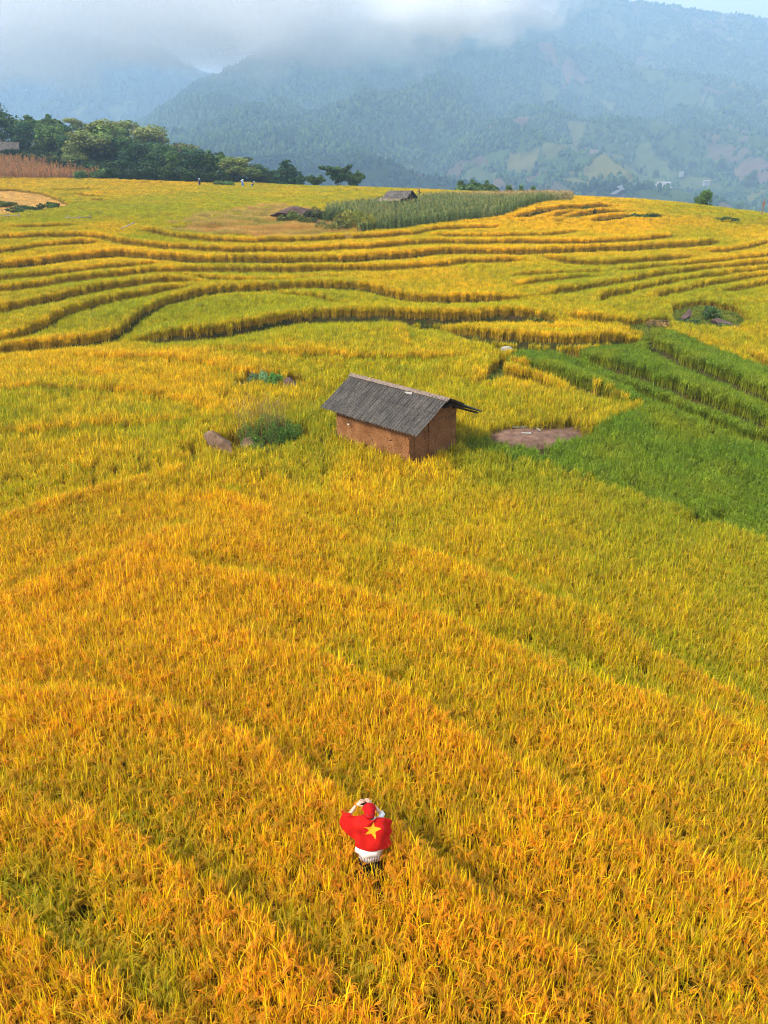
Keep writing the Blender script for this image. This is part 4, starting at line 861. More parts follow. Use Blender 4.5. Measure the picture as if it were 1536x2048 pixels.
#@@PART4
# ------------------------------------------------------------------ the mud hut
def tex_mat(name, build):
    m = bpy.data.materials.new(name); m.use_nodes = True; build(m.node_tree.nodes, m.node_tree.links, m.node_tree.nodes['Principled BSDF']); return m
def _ramp(n, l, src, stops):
    r_ = n.new('ShaderNodeValToRGB'); e = r_.color_ramp.elements
    while len(e) < len(stops): e.new(.5)
    for q, (p, c) in zip(e, stops): q.position = p; q.color = (*c, 1)
    l.new(src, r_.inputs[0]); return r_.outputs[0]
def _adobe(n, l, b):
    t = n.new('ShaderNodeTexCoord'); a = n.new('ShaderNodeTexNoise'); a.inputs['Scale'].default_value = 1.6; a.inputs['Detail'].default_value = 8; a.inputs['Roughness'].default_value = .65; l.new(t.outputs['Object'], a.inputs['Vector'])
    base = _ramp(n, l, a.outputs['Fac'], [(.3, (.13, .055, .020)), (.5, (.22, .098, .038)), (.7, (.31, .15, .065))])
    f = n.new('ShaderNodeTexNoise'); f.inputs['Scale'].default_value = 26; f.inputs['Detail'].default_value = 5; l.new(t.outputs['Object'], f.inputs['Vector'])
    pit = _ramp(n, l, f.outputs['Fac'], [(.36, (.25, .25, .25)), (.45, (1, 1, 1)), (.7, (1.15, 1.1, 1.05))])
    mx = n.new('ShaderNodeMix'); mx.data_type = 'RGBA'; mx.blend_type = 'MULTIPLY'; mx.inputs[0].default_value = 1; l.new(base, mx.inputs[6]); l.new(pit, mx.inputs[7])
    # rain-washed earth courses and hairline cracks
    mp = n.new('ShaderNodeMapping'); mp.inputs['Scale'].default_value = (1.3, 1.3, .9); dn = n.new('ShaderNodeTexNoise'); dn.inputs['Scale'].default_value = 3; dn.inputs['Detail'].default_value = 4; l.new(t.outputs['Object'], dn.inputs['Vector'])
    ad = n.new('ShaderNodeMix'); ad.data_type = 'VECTOR'; ad.inputs[0].default_value = .16; l.new(t.outputs['Object'], ad.inputs[4]); l.new(dn.outputs['Color'], ad.inputs[5]); l.new(ad.outputs[1], mp.inputs[0])
    v = n.new('ShaderNodeTexVoronoi'); v.feature = 'DISTANCE_TO_EDGE'; v.inputs['Scale'].default_value = 1.5; l.new(mp.outputs[0], v.inputs['Vector'])
    gate = n.new('ShaderNodeMath'); gate.operation = 'ADD'; k = n.new('ShaderNodeMapRange'); k.inputs[1].default_value = .45; k.inputs[2].default_value = .6; k.inputs[3].default_value = .05; k.inputs[4].default_value = 0; l.new(a.outputs['Fac'], k.inputs[0]); l.new(v.outputs['Distance'], gate.inputs[0]); l.new(k.outputs[0], gate.inputs[1])
    ck = _ramp(n, l, gate.outputs[0], [(.008, (.12, .10, .09)), (.026, (1, 1, 1))])
    m2 = n.new('ShaderNodeMix'); m2.data_type = 'RGBA'; m2.blend_type = 'MULTIPLY'; m2.inputs[0].default_value = 1; l.new(mx.outputs[2], m2.inputs[6]); l.new(ck, m2.inputs[7]); l.new(m2.outputs[2], b.inputs['Base Color'])
    b.inputs['Roughness'].default_value = .95; b.inputs['Specular IOR Level'].default_value = .1
    bp = n.new('ShaderNodeBump'); bp.inputs['Distance'].default_value = .03; bp.inputs['Strength'].default_value = .9; l.new(f.outputs['Fac'], bp.inputs['Height']); l.new(bp.outputs[0], b.inputs['Normal'])
m_adobe = tex_mat('rammed_earth', _adobe)
def _roof(n, l, b):
    t = n.new('ShaderNodeTexCoord'); mp = n.new('ShaderNodeMapping'); mp.inputs['Scale'].default_value = (7, 1.1, 1.1); l.new(t.outputs['Object'], mp.inputs[0])
    a = n.new('ShaderNodeTexNoise'); a.inputs['Scale'].default_value = 1.0; a.inputs['Detail'].default_value = 7; a.inputs['Roughness'].default_value = .7; l.new(mp.outputs[0], a.inputs['Vector'])
    base = _ramp(n, l, a.outputs['Fac'], [(.3, (.026, .024, .023)), (.5, (.062, .057, .053)), (.72, (.12, .107, .097))])
    f = n.new('ShaderNodeTexNoise'); f.inputs['Scale'].default_value = 22; f.inputs['Detail'].default_value = 6; f.inputs['Roughness'].default_value = .75; l.new(t.outputs['Object'], f.inputs['Vector'])
    lich = _ramp(n, l, f.outputs['Fac'], [(.36, (.5, .5, .5)), (.48, (1, 1, 1)), (.62, (1.8, 1.65, 1.5))])
    mx = n.new('ShaderNodeMix'); mx.data_type = 'RGBA'; mx.blend_type = 'MULTIPLY'; mx.inputs[0].default_value = 1; l.new(base, mx.inputs[6]); l.new(lich, mx.inputs[7]); l.new(mx.outputs[2], b.inputs['Base Color'])
    b.inputs['Roughness'].default_value = .9; b.inputs['Specular IOR Level'].default_value = .2
    bp = n.new('ShaderNodeBump'); bp.inputs['Distance'].default_value = .01; l.new(f.outputs['Fac'], bp.inputs['Height']); l.new(bp.outputs[0], b.inputs['Normal'])
m_sheet = tex_mat('corrugated_cement', _roof)
m_ridge = mat('ridge_cement', (.24, .17, .13), .9, (.13, .10, .085), .01, .15, 14)
m_wood = mat('old_wood', (.12, .075, .045), .9, (.05, .035, .022), .01, .1, 9)
m_dark = mat('dark_rubber', (.012, .012, .012), .6)
m_pale = mat('pale_scrap', (.38, .35, .31), .8, (.25, .23, .20), .002, .2, 30)
H = HUT; gzh = 0.0; Lr, wf, wb, zr, zf, zb = 5.354, 1.628, 2.031, 2.892, 1.869, 2.022
hut = empty('mud_hut', (H['cx'], H['cy'], gzh), H['yaw']); tag(hut, 'small brown mud hut with a grey corrugated gable roof standing in the rice', 'hut')
def wall_poly(name, x0, x1, y0, y1, topf, zlow=-.4, cuts=10):
    """a rammed-earth wall as a closed solid whose top follows the roof"""
    bm = bmesh.new(); nx = max(int(abs(x1 - x0) / .12), 1); ny = max(int(abs(y1 - y0) / .12), 1); nz = 18; idx = {}
    def P(i, j, k):
        if (i, j, k) not in idx:
            x = x0 + (x1 - x0) * i / nx; y = y0 + (y1 - y0) * j / ny; z = zlow + (topf(x, y) - zlow) * k / nz
            o = (vnoise(np.array([x * 2.1 + y * 3]), np.array([z * 2.3]), 5)[0] - .5) * .035
            sx = (-1 if i == 0 else 1 if i == nx else 0); sy = (-1 if j == 0 else 1 if j == ny else 0)
            idx[i, j, k] = bm.verts.new((x + sx * o, y + sy * o, z))
        return idx[i, j, k]
    for i in range(nx):
        for k in range(nz):
            bm.faces.new([P(i, 0, k), P(i + 1, 0, k), P(i + 1, 0, k + 1), P(i, 0, k + 1)]); bm.faces.new([P(i + 1, ny, k), P(i, ny, k), P(i, ny, k + 1), P(i + 1, ny, k + 1)])
    for j in range(ny):
        for k in range(nz):
            bm.faces.new([P(0, j + 1, k), P(0, j, k), P(0, j, k + 1), P(0, j + 1, k + 1)]); bm.faces.new([P(nx, j, k), P(nx, j + 1, k), P(nx, j + 1, k + 1), P(nx, j, k + 1)])
    for i in range(nx):
        for j in range(ny): bm.faces.new([P(i, j, nz), P(i + 1, j, nz), P(i + 1, j + 1, nz), P(i, j + 1, nz)])
    me = bpy.data.meshes.new(name); bm.to_mesh(me); bm.free(); me.materials.append(m_adobe); me.polygons.foreach_set('use_smooth', [False] * len(me.polygons)); return obj(name, me, hut)
def roof_under(y): return zr - (zr - zf) * (-y / wf) if y < 0 else zr - (zr - zb) * (y / wb)
T = .26
lowtop = lambda x, y: roof_under(y) - .15 + .03 * math.sin(x * 5)
gabtop = lambda x, y: min(roof_under(y) - .10, 2.36 + .04 * math.sin(y * 7))
wall_poly('long_wall', H['x0'], H['x1'], H['y0'], H['y0'] + T, lambda x, y: roof_under(H['y0']) - .12 + .02 * math.sin(x * 6))
wall_poly('long_wall', H['x0'], H['x1'], H['y1'] - T, H['y1'], lambda x, y: roof_under(H['y1']) - .15)
ysplit = H['y0'] + .98
wall_poly('gable_wall', H['x1'] - T, H['x1'] + .004, H['y0'] + T + .01, ysplit, gabtop); wall_poly('gable_wall', H['x1'] - T, H['x1'] + .012, ysplit + .028, H['y1'] - T - .01, gabtop)
wall_poly('gable_wall', H['x0'], H['x0'] + T, H['y0'] + T + .01, H['y1'] - T - .01, gabtop)
b = MB(); b.box((0, 0, .02), (3.5, 2.0, .1)); b.build('earth_floor', m_adobe, hut)
def roof_sheet(side, x0, x1, s0, s1, lift, name='roof_sheet'):
    """corrugated sheet from s0 to s1 (share of the way from ridge to eave)"""
    w, z1 = (-wf, zf) if side < 0 else (wb, zb); per = .146; nx = int((x1 - x0) / per * 10); ns = 10
    X = np.linspace(x0, x1, nx + 1); S = np.linspace(s0, s1, ns + 1); V = []
    slope = math.atan2(zr - z1, abs(w))
    for dn in (0, -.009):
        for i_, s in enumerate(S):
            for x in X:
                c = .030 * math.sin(x / per * 2 * math.pi); sag = -.02 * math.sin((x - x0) / (x1 - x0) * math.pi * 1.3) ; edge = .018 * (vnoise(np.array([math.floor(x / .95) * 7.3]), np.array([s0 * 9.1]), 2)[0] - .5) if i_ == ns else 0
                q = s + edge; V.append((x, w * q + math.copysign(math.sin(slope) * (c + lift + dn), w), zr + (z1 - zr) * q + math.cos(slope) * (c + lift + dn) + sag))
    nX = nx + 1; A = (ns + 1) * nX; Fq = []
    for s in range(ns):
        for i in range(nx):
            a = s * nX + i; Fq.append((a, a + 1, a + nX + 1, a + nX)); Fq.append((A + a, A + a + nX, A + a + nX + 1, A + a + 1))
    for i in range(nx): Fq.append((i, A + i, A + i + 1, i + 1)); a = ns * nX + i; Fq.append((a, a + 1, A + a + 1, A + a))
    for s in range(ns): a = s * nX; Fq.append((a, a + nX, A + a + nX, A + a)); a += nx; Fq.append((a, A + a, A + a + nX, a + nX))
    return obj(name, np_mesh(name, np.array(V), np.array(Fq), [m_sheet], smooth_=True), hut)
roof_sheet(-1, -Lr / 2, Lr / 2, .36, 1.0, .0); roof_sheet(-1, -Lr / 2, Lr / 2, .02, .41, .022)
roof_sheet(1, -Lr / 2, Lr / 2 - .1, .36, 1.0, .0); roof_sheet(1, -Lr / 2, Lr / 2, .02, .41, .022)
b = MB()
for s in (-1, 1):
    w, z1 = (-wf, zf) if s < 0 else (wb, zb); L_ = math.hypot(w, zr - z1); ux, uz = w / L_ * .15, (z1 - zr) / L_ * .15; t_ = .012
    V = []
    for x in np.linspace(-Lr / 2 - .02, Lr / 2 + .02, 25):
        k = .006 * math.sin(x * 9); V += [(x, 0, zr + .07 + k), (x, ux, zr + uz + .058 + k), (x, ux, zr + uz + .058 - t_ + k), (x, 0, zr + .07 - t_ + k)]
    b.add(V, [(4 * i + j, 4 * i + (j + 1) % 4, 4 * i + 4 + (j + 1) % 4, 4 * i + 4 + j) for i in range(24) for j in range(4)] + [(0, 3, 2, 1), (96, 97, 98, 99)])
b.build('ridge_cap', m_ridge, hut)
for y, s in ((-wf * .86, -1), (-wf * .45, -1), (0, 1), (wb * .45, 1), (wb * .86, 1)):
    b = MB(); b.tube([(-Lr / 2 + .12, y, roof_under(y) - .095), (0, y, roof_under(y) - .10), (Lr / 2 - .12, y, roof_under(y) - .095)], .042, 8); b.build('purlin', m_wood, hut, True)
for x in (H['x0'] + .13, 0, H['x1'] - .13):
    b = MB(); b.tube([(x, -1.15, 2.02), (x, 1.05, 2.02)], .05, 8); b.build('tie_beam', m_wood, hut, True)
# bulb hanging on a bent wire from the eave
lp = empty('lamp'); lp.parent = hut; bpy.data.objects.remove(lp)
b = MB(); x = -1.22; yw = H['y0'] - .05; b.tube([(x, yw - .1, 1.93), (x - .05, yw - .07, 1.80), (x - .07, yw - .05, 1.66), (x - .04, yw - .06, 1.55), (x + .0, yw - .07, 1.49)], .011, 6); wire = b.build('lamp_wire', m_dark, hut, True)
m_bulb = mat('bulb_glass', (.75, .74, .7), .15, spec=.6)
b = MB(); b.tube([(x, yw - .07, 1.50), (x, yw - .07, 1.455)], [.022, .024], 10); b.build('lamp_socket', m_dark, wire, True)
b = MB(); b.tube([(x, yw - .07, 1.457), (x, yw - .07, 1.43), (x, yw - .07, 1.40), (x, yw - .07, 1.375)], [.017, .036, .038, .012], 10); b.build('bulb', m_bulb, wire, True)
hm = Vector((H['cx'], H['cy'], gzh)); ca, sa = math.cos(H['yaw']), math.sin(H['yaw'])
def hw(x, y, z): return Vector((hm.x + x * ca - y * sa, hm.y + x * sa + y * ca, hm.z + z))
b = MB(); b.box((0, 0, 0), (.34, .08, .018), 0); b.box((.06, .03, .012), (.16, .05, .012), .2); o = b.build('scrap', m_pale); o.location = hw(.82, -.20, zr - .075); o.rotation_euler = (R(30), 0, H['yaw']); tag(o, 'pale strip of scrap lying on the hut roof just below the ridge', 'scrap')

# ------------------------------------------------------------------ rocks
def _rock(dark, light):
    def f(n, l, b):
        t = n.new('ShaderNodeTexCoord'); a = n.new('ShaderNodeTexNoise'); a.inputs['Scale'].default_value = 2.2; a.inputs['Detail'].default_value = 9; a.inputs['Roughness'].default_value = .7; l.new(t.outputs['Object'], a.inputs['Vector'])
        c = _ramp(n, l, a.outputs['Fac'], [(.3, dark), (.55, tuple((p + q) / 2 for p, q in zip(dark, light))), (.72, light)]); l.new(c, b.inputs['Base Color']); b.inputs['Roughness'].default_value = .92; b.inputs['Specular IOR Level'].default_value = .15
        bp = n.new('ShaderNodeBump'); bp.inputs['Distance'].default_value = .06; l.new(a.outputs['Fac'], bp.inputs['Height']); l.new(bp.outputs[0], b.inputs['Normal'])
    return f
m_rock = tex_mat('brown_rock', _rock((.05, .028, .017), (.30, .19, .125))); m_rockd = tex_mat('dark_rock', _rock((.045, .028, .026), (.17, .11, .095))); m_slab = tex_mat('pink_slab', _rock((.09, .05, .034), (.28, .17, .125)))
def rock(px, py, size, label, m, seed, rot=(0, 0, 0), sink=.1, group=None, cuts=3, name='boulder'):
    g = random.Random(seed); bm = bmesh.new(); bmesh.ops.create_icosphere(bm, subdivisions=4, radius=1)
    pl = []
    for _ in range(cuts * 3 + 3):
        d = Vector((g.gauss(0, 1), g.gauss(0, 1), g.gauss(0, 1))).normalized(); pl.append((d, g.uniform(.34, .66)))
    for v in bm.verts:
        for d, k in pl:
            e = v.co.dot(d) - k
            if e > 0: v.co -= d * e * .98
        v.co *= 1.25 + .05 * math.sin(v.co.x * 9 + seed) * math.cos(v.co.y * 8)
        v.co *= 1 + .16 * (fbm(np.array([v.co.x * 3 + seed]), np.array([v.co.y * 3 + v.co.z * 2.3]), 4, seed)[0] - .5)
        v.co = Vector((v.co.x * size[0], v.co.y * size[1], v.co.z * size[2]))
    me = bpy.data.meshes.new(name); bm.to_mesh(me); bm.free(); me.materials.append(m)
    q = ground_pt(px, py, .35); o = obj(name, me, None, q + Vector((0, 0, size[2] * (1 - sink) * .8 + (.22 if q.y < 45 else 0)))); o.rotation_euler = rot; return tag(o, label, 'rock', group)
rock(448, 912, (.80, .42, .62), 'angular brown boulder with a pale split face left of the big green bush', m_rock, 3, (.1, R(28), -.5), .2)
rock(481, 903, (.55, .30, .24), 'low reddish stone against the right side of the angular boulder', m_slab, 9, (0, .25, -.4), .2)
rock(499, 896, (.62, .2, .34), 'narrow slanting rock ridge between the boulder and the bush', m_rock, 5, (0, R(35), -.9), .3)
rock(385, 929, (.40, .28, .15), 'small flat striped stone at the far left of the boulder group', m_rock, 6, (.1, 0, .2), -.3)
rock(583, 782, (.72, .45, .38), 'smooth dark red rock beside the blue-green shrub', m_rockd, 12, (0, .15, -.35), .0, cuts=1)
rock(598, 441, (3.4, 2.0, 1.1), 'large dark dome-shaped boulder in the wild grass', m_rockd, 14, (0, 0, 0), -.2, cuts=1)
rock(642, 450, (2.2, 1.0, .5), 'low reddish slab at the foot of the dark dome-shaped boulder', m_slab, 15, (0, 0, .2), .0)
rock(1366, 640, (1.0, .38, .32), 'long brown rock tilted up like a beam, left one of the two on the terrace', m_rockd, 16, (.3, -R(42), .3), -.5, cuts=4)
rock(1442, 645, (.9, .45, .32), 'low flat-topped brown rock, right one of the two on the terrace', m_rockd, 17, (.1, R(12), -.3), -.2, cuts=4)
rock(1470, 651, (.4, .3, .25), 'small reddish stone right of the two terrace rocks', m_slab, 18, sink=-.2)
rock(1016, 700, (.36, .26, .26), 'small pale stone on the weedy bank behind the hut', m_pale, 19, sink=-.2)
rock(958, 690, (.5, .3, .2), 'dark little stone half hidden on the weedy bank', m_rockd, 20, sink=0)
# flat rock slab right of the hut
Q = np.array([hit(x, y, .15) for x, y in SLAB]); cx_, cy_ = Q.mean(0); ang = np.linspace(0, 2 * math.pi, 60, endpoint=False)
bm = bmesh.new(); rings = []
an = np.arctan2(Q[:, 1] - cy_, Q[:, 0] - cx_); rd = np.hypot(Q[:, 0] - cx_, Q[:, 1] - cy_); o_ = np.argsort(an); an, rd = an[o_], rd[o_]
g0 = float(gz([cx_], [cy_])[0]) + .12
for f_, zz in ((1.35, -.45), (1.12, -.02), (.96, .13), (.7, .2), (.45, .21), (.2, .22)):
    ring = []
    for a in ang:
        rr = np.interp(a if a < math.pi else a - 2 * math.pi, np.concatenate([[an[-1] - 2 * math.pi], an, [an[0] + 2 * math.pi]]), np.concatenate([[rd[-1]], rd, [rd[0]]])) * f_
        x, y = cx_ + math.cos(a) * rr, cy_ + math.sin(a) * rr
        ring.append(bm.verts.new((x, y, g0 + zz + (fbm(np.array([x * 1.3]), np.array([y * 1.3]), 4, 6)[0] - .5) * .16)))
    rings.append(ring)
for i in range(len(rings) - 1):
    for k in range(60): bm.faces.new([rings[i][k], rings[i][(k + 1) % 60], rings[i + 1][(k + 1) % 60], rings[i + 1][k]])
bm.faces.new(rings[-1]); me = bpy.data.meshes.new('rock_slab'); bm.to_mesh(me); bm.free(); me.materials.append(m_slab); tag(obj('rock_slab', me), 'flat pinkish rock slab level with the ground right of the mud hut', 'rock')
for px, py, s, rz, lab in [(1037, 859, (.62, .2, .03), .1, 'white torn piece of sheet lying on the flat rock slab'), (1075, 863, (.06, .5, .03), .25, 'thin pale stick lying upright in view on the flat rock slab'), (1052, 873, (.4, .12, .02), -.3, 'pale scrap at the near edge of the flat rock slab')]:
    b = MB(); b.box((0, 0, 0), s, rz); b.box((s[0] * .3, .02, .012), (s[0] * .4, s[1] * .6, .02), rz + .35); q = hit(px, py, .25); o = b.build('scrap', m_pale, loc=(q[0], q[1], g0 + .26)); tag(o, lab, 'scrap', 'pale scraps on the rock slab')

# ------------------------------------------------------------------ bushes and shrubs in the fields
def shrub(px, py, H_, W_, D_, col, label, n=2600, leaf=.07, seed=1, name='bush', plume=None, off=.2, group=None):
    random.seed(seed); q = ground_pt(px, py, off); rt = empty(name, q); st = MB(); cl = []
    for k in range(9):
        a = random.random() * 6.283; f = random.uniform(.2, .85); tip = Vector((math.cos(a) * W_ * .5 * f, math.sin(a) * D_ * .5 * f, H_ * random.uniform(.35, .8) * (1.15 - f * .5)))
        st.tube([(tip.x * .3, tip.y * .3, -.1), tip * .6, tip], [.025, .018, .008], 5); cl.append((tip, (W_ * .2, D_ * .2, H_ * .3)))
    st.build('stem', m_bark, rt, True)
    V, Fq, Cc = leaf_cloud(cl, n, leaf, col, .4, .2, .3, seed); obj('foliage', np_mesh('foliage', V, Fq, [m_leaf], {'col': Cc}), rt)
    if plume:
        S = Strips()
        for k in range(plume[0]):
            a = random.random() * 6.283; f = math.sqrt(random.random()); x, y = math.cos(a) * W_ * .42 * f + plume[3], math.sin(a) * D_ * .42 * f
            S.blade(x, y, .1, plume[1] * random.uniform(.7, 1.1), .012, random.random() * 6.28, random.uniform(0, .3), random.uniform(.2, .9), 4, (0, 0, 0))
            for _ in range(4): S.blade(x + random.uniform(-.2, .2), y + random.uniform(-.2, .2), plume[1] * random.uniform(.6, .95), .22, .012, random.random() * 6.28, random.uniform(0, .5), random.uniform(.3, 1.2), 2, (0, 0, 0))
        me = np_mesh('seed_heads', np.concatenate(S.V), np.array(S.Fq), [m_leaf], {'col': np.tile(np.array(plume[2]) , (S.n, 1)) * RNG.uniform(.6, 1.3, S.n)[:, None]}); obj('seed_heads', me, rt)
    return tag(rt, label, name if name != 'grass_tuft' else 'grass', group)
shrub(542, 893, 1.45, 2.5, 1.7, (.11, .22, .025), 'big bright green bush with brown seed heads right of the boulder', 16000, .042, 3, plume=(110, 2.2, (.26, .15, .06), -.35))
shrub(505, 918, .95, 1.6, .9, (.13, .17, .03), 'low yellow-green weeds at the foot of the boulder', 3500, .05, 4, 'weed_patch')
shrub(517, 781, 1.2, 1.1, .9, (.16, .28, .12), 'blue-green shrub, left one beside the dark red rock', 7000, .042, 5, 'shrub')
shrub(548, 783, 1.15, 1.0, .9, (.10, .26, .04), 'bright green shrub touching the dark red rock', 7000, .042, 6, 'shrub')
shrub(487, 788, .8, 1.3, .8, (.16, .18, .07), 'low dusty weeds left of the blue-green shrub', 2200, .05, 7, 'weed_patch')
shrub(655, 878, .75, .9, .9, (.06, .13, .02), 'green weeds at the left corner of the mud hut, coloured darker for the shade there', 2600, .06, 8, 'weed_patch')  # dark leaf colour stands in for shade at the hut's foot
shrub(936, 905, .7, 1.1, .9, (.05, .13, .02), 'dark green weeds at the right corner of the mud hut', 3000, .06, 9, 'weed_patch')  # leaf colour darkened to carry the shadow beside the hut
shrub(1418, 634, .9, 1.3, 1.0, (.06, .11, .03), 'dark leafy bush between the two terrace rocks', 3600, .11, 10); shrub(1372, 654, .8, 1.6, 1.0, (.06, .12, .03), 'small green bush under the tilted terrace rock', 2000, .1, 11)
shrub(1440, 656, .6, 2.2, 1.0, (.09, .15, .04), 'low green bush in front of the flat-topped rock', 2000, .1, 12); shrub(1315, 652, .6, 2.6, 1.2, (.24, .18, .06), 'low rusty brown bush left of the tilted rock', 2200, .1, 13)
for k, (px, py, h_, w_, c_, lab) in enumerate([(578, 446, 1.7, 3.2, (.11, .13, .03), 'olive bush in front of the left end of the dark dome-shaped boulder'), (612, 450, 1.4, 2.8, (.13, .15, .03), 'low olive bush in front of the dark dome-shaped boulder'), (640, 444, 2.2, 4.0, (.07, .10, .03), 'dark green bush at the right end of the dark dome-shaped boulder'), (705, 458, 2.6, 5.0, (.22, .22, .03), 'yellow-green bush at the left corner of the maize'), (672, 462, 1.6, 4.5, (.17, .19, .04), 'pale green bush between the boulder and the maize')]):
    shrub(px, py, h_, w_, w_ * .6, c_, lab, 3000, .17, 20 + k, off=.4)
shrub(55, 425, 1.2, 7, 2, (.06, .11, .025), 'dark green weeds along the near edge of the harvested patch', 3500, .2, 31, 'weed_patch', off=.3); shrub(102, 420, 1.3, 3.2, 2, (.07, .12, .025), 'dark weed clump at the right end of the harvested patch', 2500, .2, 32, 'weed_patch', off=.3)
shrub(12, 412, 1.0, 4.5, 2, (.12, .14, .03), 'olive weeds inside the harvested patch at the left edge', 2500, .2, 33, 'weed_patch', off=.3)
shrub(1178, 427, 1.0, 2.6, 1.6, (.05, .13, .03), 'small dark green weed clump on the knoll, middle of its terraces', 1800, .15, 34, 'weed_patch', off=.3); shrub(1150, 437, .8, 4.0, 1.2, (.06, .12, .03), 'flat dark green weed clump on the left of the knoll', 1800, .15, 35, 'weed_patch', off=.3)
shrub(1288, 437, 1.2, 4.6, 1.4, (.03, .09, .025), 'dark green weed clump right of the knoll terraces', 2400, .15, 36, 'weed_patch', off=.3); shrub(1455, 446, 1.0, 3.6, 1.2, (.06, .10, .025), 'dark weed clump near the crest at the right edge', 2000, .15, 37, 'weed_patch', off=.3)
shrub(1325, 434, .7, 1.2, .8, (.04, .09, .02), 'tiny dark weed clump between the larger ones on the right crest', 800, .12, 38, 'weed_patch', off=.3)

# ------------------------------------------------------------------ wooden shed in the maize, house by the wood
m_board = mat('weathered_board', (.26, .16, .11), .85, (.13, .08, .055), .02, .15, 3); m_thatch = mat('weathered_roof', (.13, .112, .10), .9, (.06, .052, .047), .04, .1, 2.5)
m_rail2 = mat('pale_old_board', (.26, .2, .16), .9, (.15, .11, .085), .02, .1, 3)
def shed(px, py, Y, W_, D_, Hw, Hr, rz, label, lean=True):
    p = at(px, py, Y); g_ = float(gz([p[0]], [p[1]])[0]); rt = empty('wooden_shed', (p[0], p[1], g_ + (.6 if lean else 0)), rz)
    for nm, a0, a1 in (('board_wall', (-W_ / 2, -D_ / 2), (W_ / 2, -D_ / 2)), ('board_wall', (W_ / 2, -D_ / 2 + .06), (W_ / 2, D_ / 2 - .06)), ('board_wall', (-W_ / 2, D_ / 2), (W_ / 2, D_ / 2)), ('board_wall', (-W_ / 2, -D_ / 2 + .06), (-W_ / 2, D_ / 2 - .06))):
        b = MB(); L_ = math.hypot(a1[0] - a0[0], a1[1] - a0[1]); k = int(L_ / .24); ang_ = math.atan2(a1[1] - a0[1], a1[0] - a0[0])
        for i in range(k):
            t_ = (i + .5) / k; x, y = a0[0] + (a1[0] - a0[0]) * t_, a0[1] + (a1[1] - a0[1]) * t_; gable = (1 - abs(y) / (D_ / 2)) * (Hr - Hw) * .75 if abs(a1[0] - a0[0]) < .1 else 0
            h_ = Hw + gable - .1; b.box((x, y, h_ / 2), (.21, .035 + .02 * random.random(), h_), ang_)
        b.build(nm, m_board, rt)
    for x in (-W_ / 2, W_ / 2):
        for y in (-D_ / 2, D_ / 2): b = MB(); b.tube([(x, y, -.3), (x, y, Hw)], .09, 7); b.build('post', m_wood, rt)
    b = MB(); b.box((W_ / 2 + .06, -.3, .9), (.05, .8, 1.7)); b.build('door', m_wood, rt)
    for s in (-1, 1):
        b = MB(); k = 14; ov = .5
        for i in range(k):
            x = -W_ / 2 - ov + (W_ + 2 * ov) * (i + .5) / k; lift = .03 * (i % 2) + random.uniform(0, .02); w2 = (W_ + 2 * ov) / k * .55
            e = D_ / 2 + .55 + random.uniform(-.08, .08); ze = Hr - (Hr - Hw) * (e / (D_ / 2))
            b.add([(x - w2, 0, Hr + lift), (x + w2, 0, Hr + lift), (x + w2, s * e, ze + lift), (x - w2, s * e, ze + lift), (x - w2, 0, Hr + lift - .06), (x + w2, 0, Hr + lift - .06), (x + w2, s * e, ze + lift - .06), (x - w2, s * e, ze + lift - .06)], [(0, 1, 2, 3), (7, 6, 5, 4), (0, 4, 5, 1), (2, 6, 7, 3), (1, 5, 6, 2), (0, 3, 7, 4)])
        b.build('roof', m_thatch, rt)
    if lean:
        b = MB(); b.add([(-W_ / 2 - 1.0, -D_ / 2 - 1.5, Hw * .55), (W_ / 2 - .3, -D_ / 2 - 1.5, Hw * .6), (W_ / 2 - .3, -D_ / 2 - .3, Hw * .82), (-W_ / 2 - 1.0, -D_ / 2 - .3, Hw * .8)] + [(-W_ / 2 - 1.0, -D_ / 2 - 1.5, Hw * .55 - .07), (W_ / 2 - .3, -D_ / 2 - 1.5, Hw * .6 - .07), (W_ / 2 - .3, -D_ / 2 - .3, Hw * .82 - .07), (-W_ / 2 - 1.0, -D_ / 2 - .3, Hw * .8 - .07)], [(0, 1, 2, 3), (7, 6, 5, 4), (0, 4, 5, 1), (1, 5, 6, 2), (2, 6, 7, 3), (3, 7, 4, 0)]); b.build('lean_to_roof', m_rail2, rt)
        for x in (-W_ / 2 - .8, W_ / 2 - .5): b = MB(); b.tube([(x, -D_ / 2 - 1.4, -.2), (x, -D_ / 2 - 1.4, Hw * .56)], .07, 6); b.build('lean_to_post', m_wood, rt)
    return tag(rt, label, 'shed')
random.seed(4)
s_ = shed(800, 405, 117, 3.3, 2.3, 1.55, 2.25, R(-32), 'small weathered wooden shed with a shingle roof standing in the maize')
s2 = shed(14, 309, 216, 6.4, 4.5, 2.2, 4.0, R(12), 'old grey-roofed wooden house above the red-brown maize at the left edge', False)
s2['category'] = 'house'
b = MB(); q = ground_pt(838, 402, .3); b.tube([(0, 0, -.2), (0, 0, 2.3)], .09, 7); b.tube([(-.3, 0, 1.9), (.45, 0, 1.6)], .07, 6); o = b.build('post', m_wood, None, True, q); tag(o, 'rough leaning wooden post right of the wooden shed', 'post')
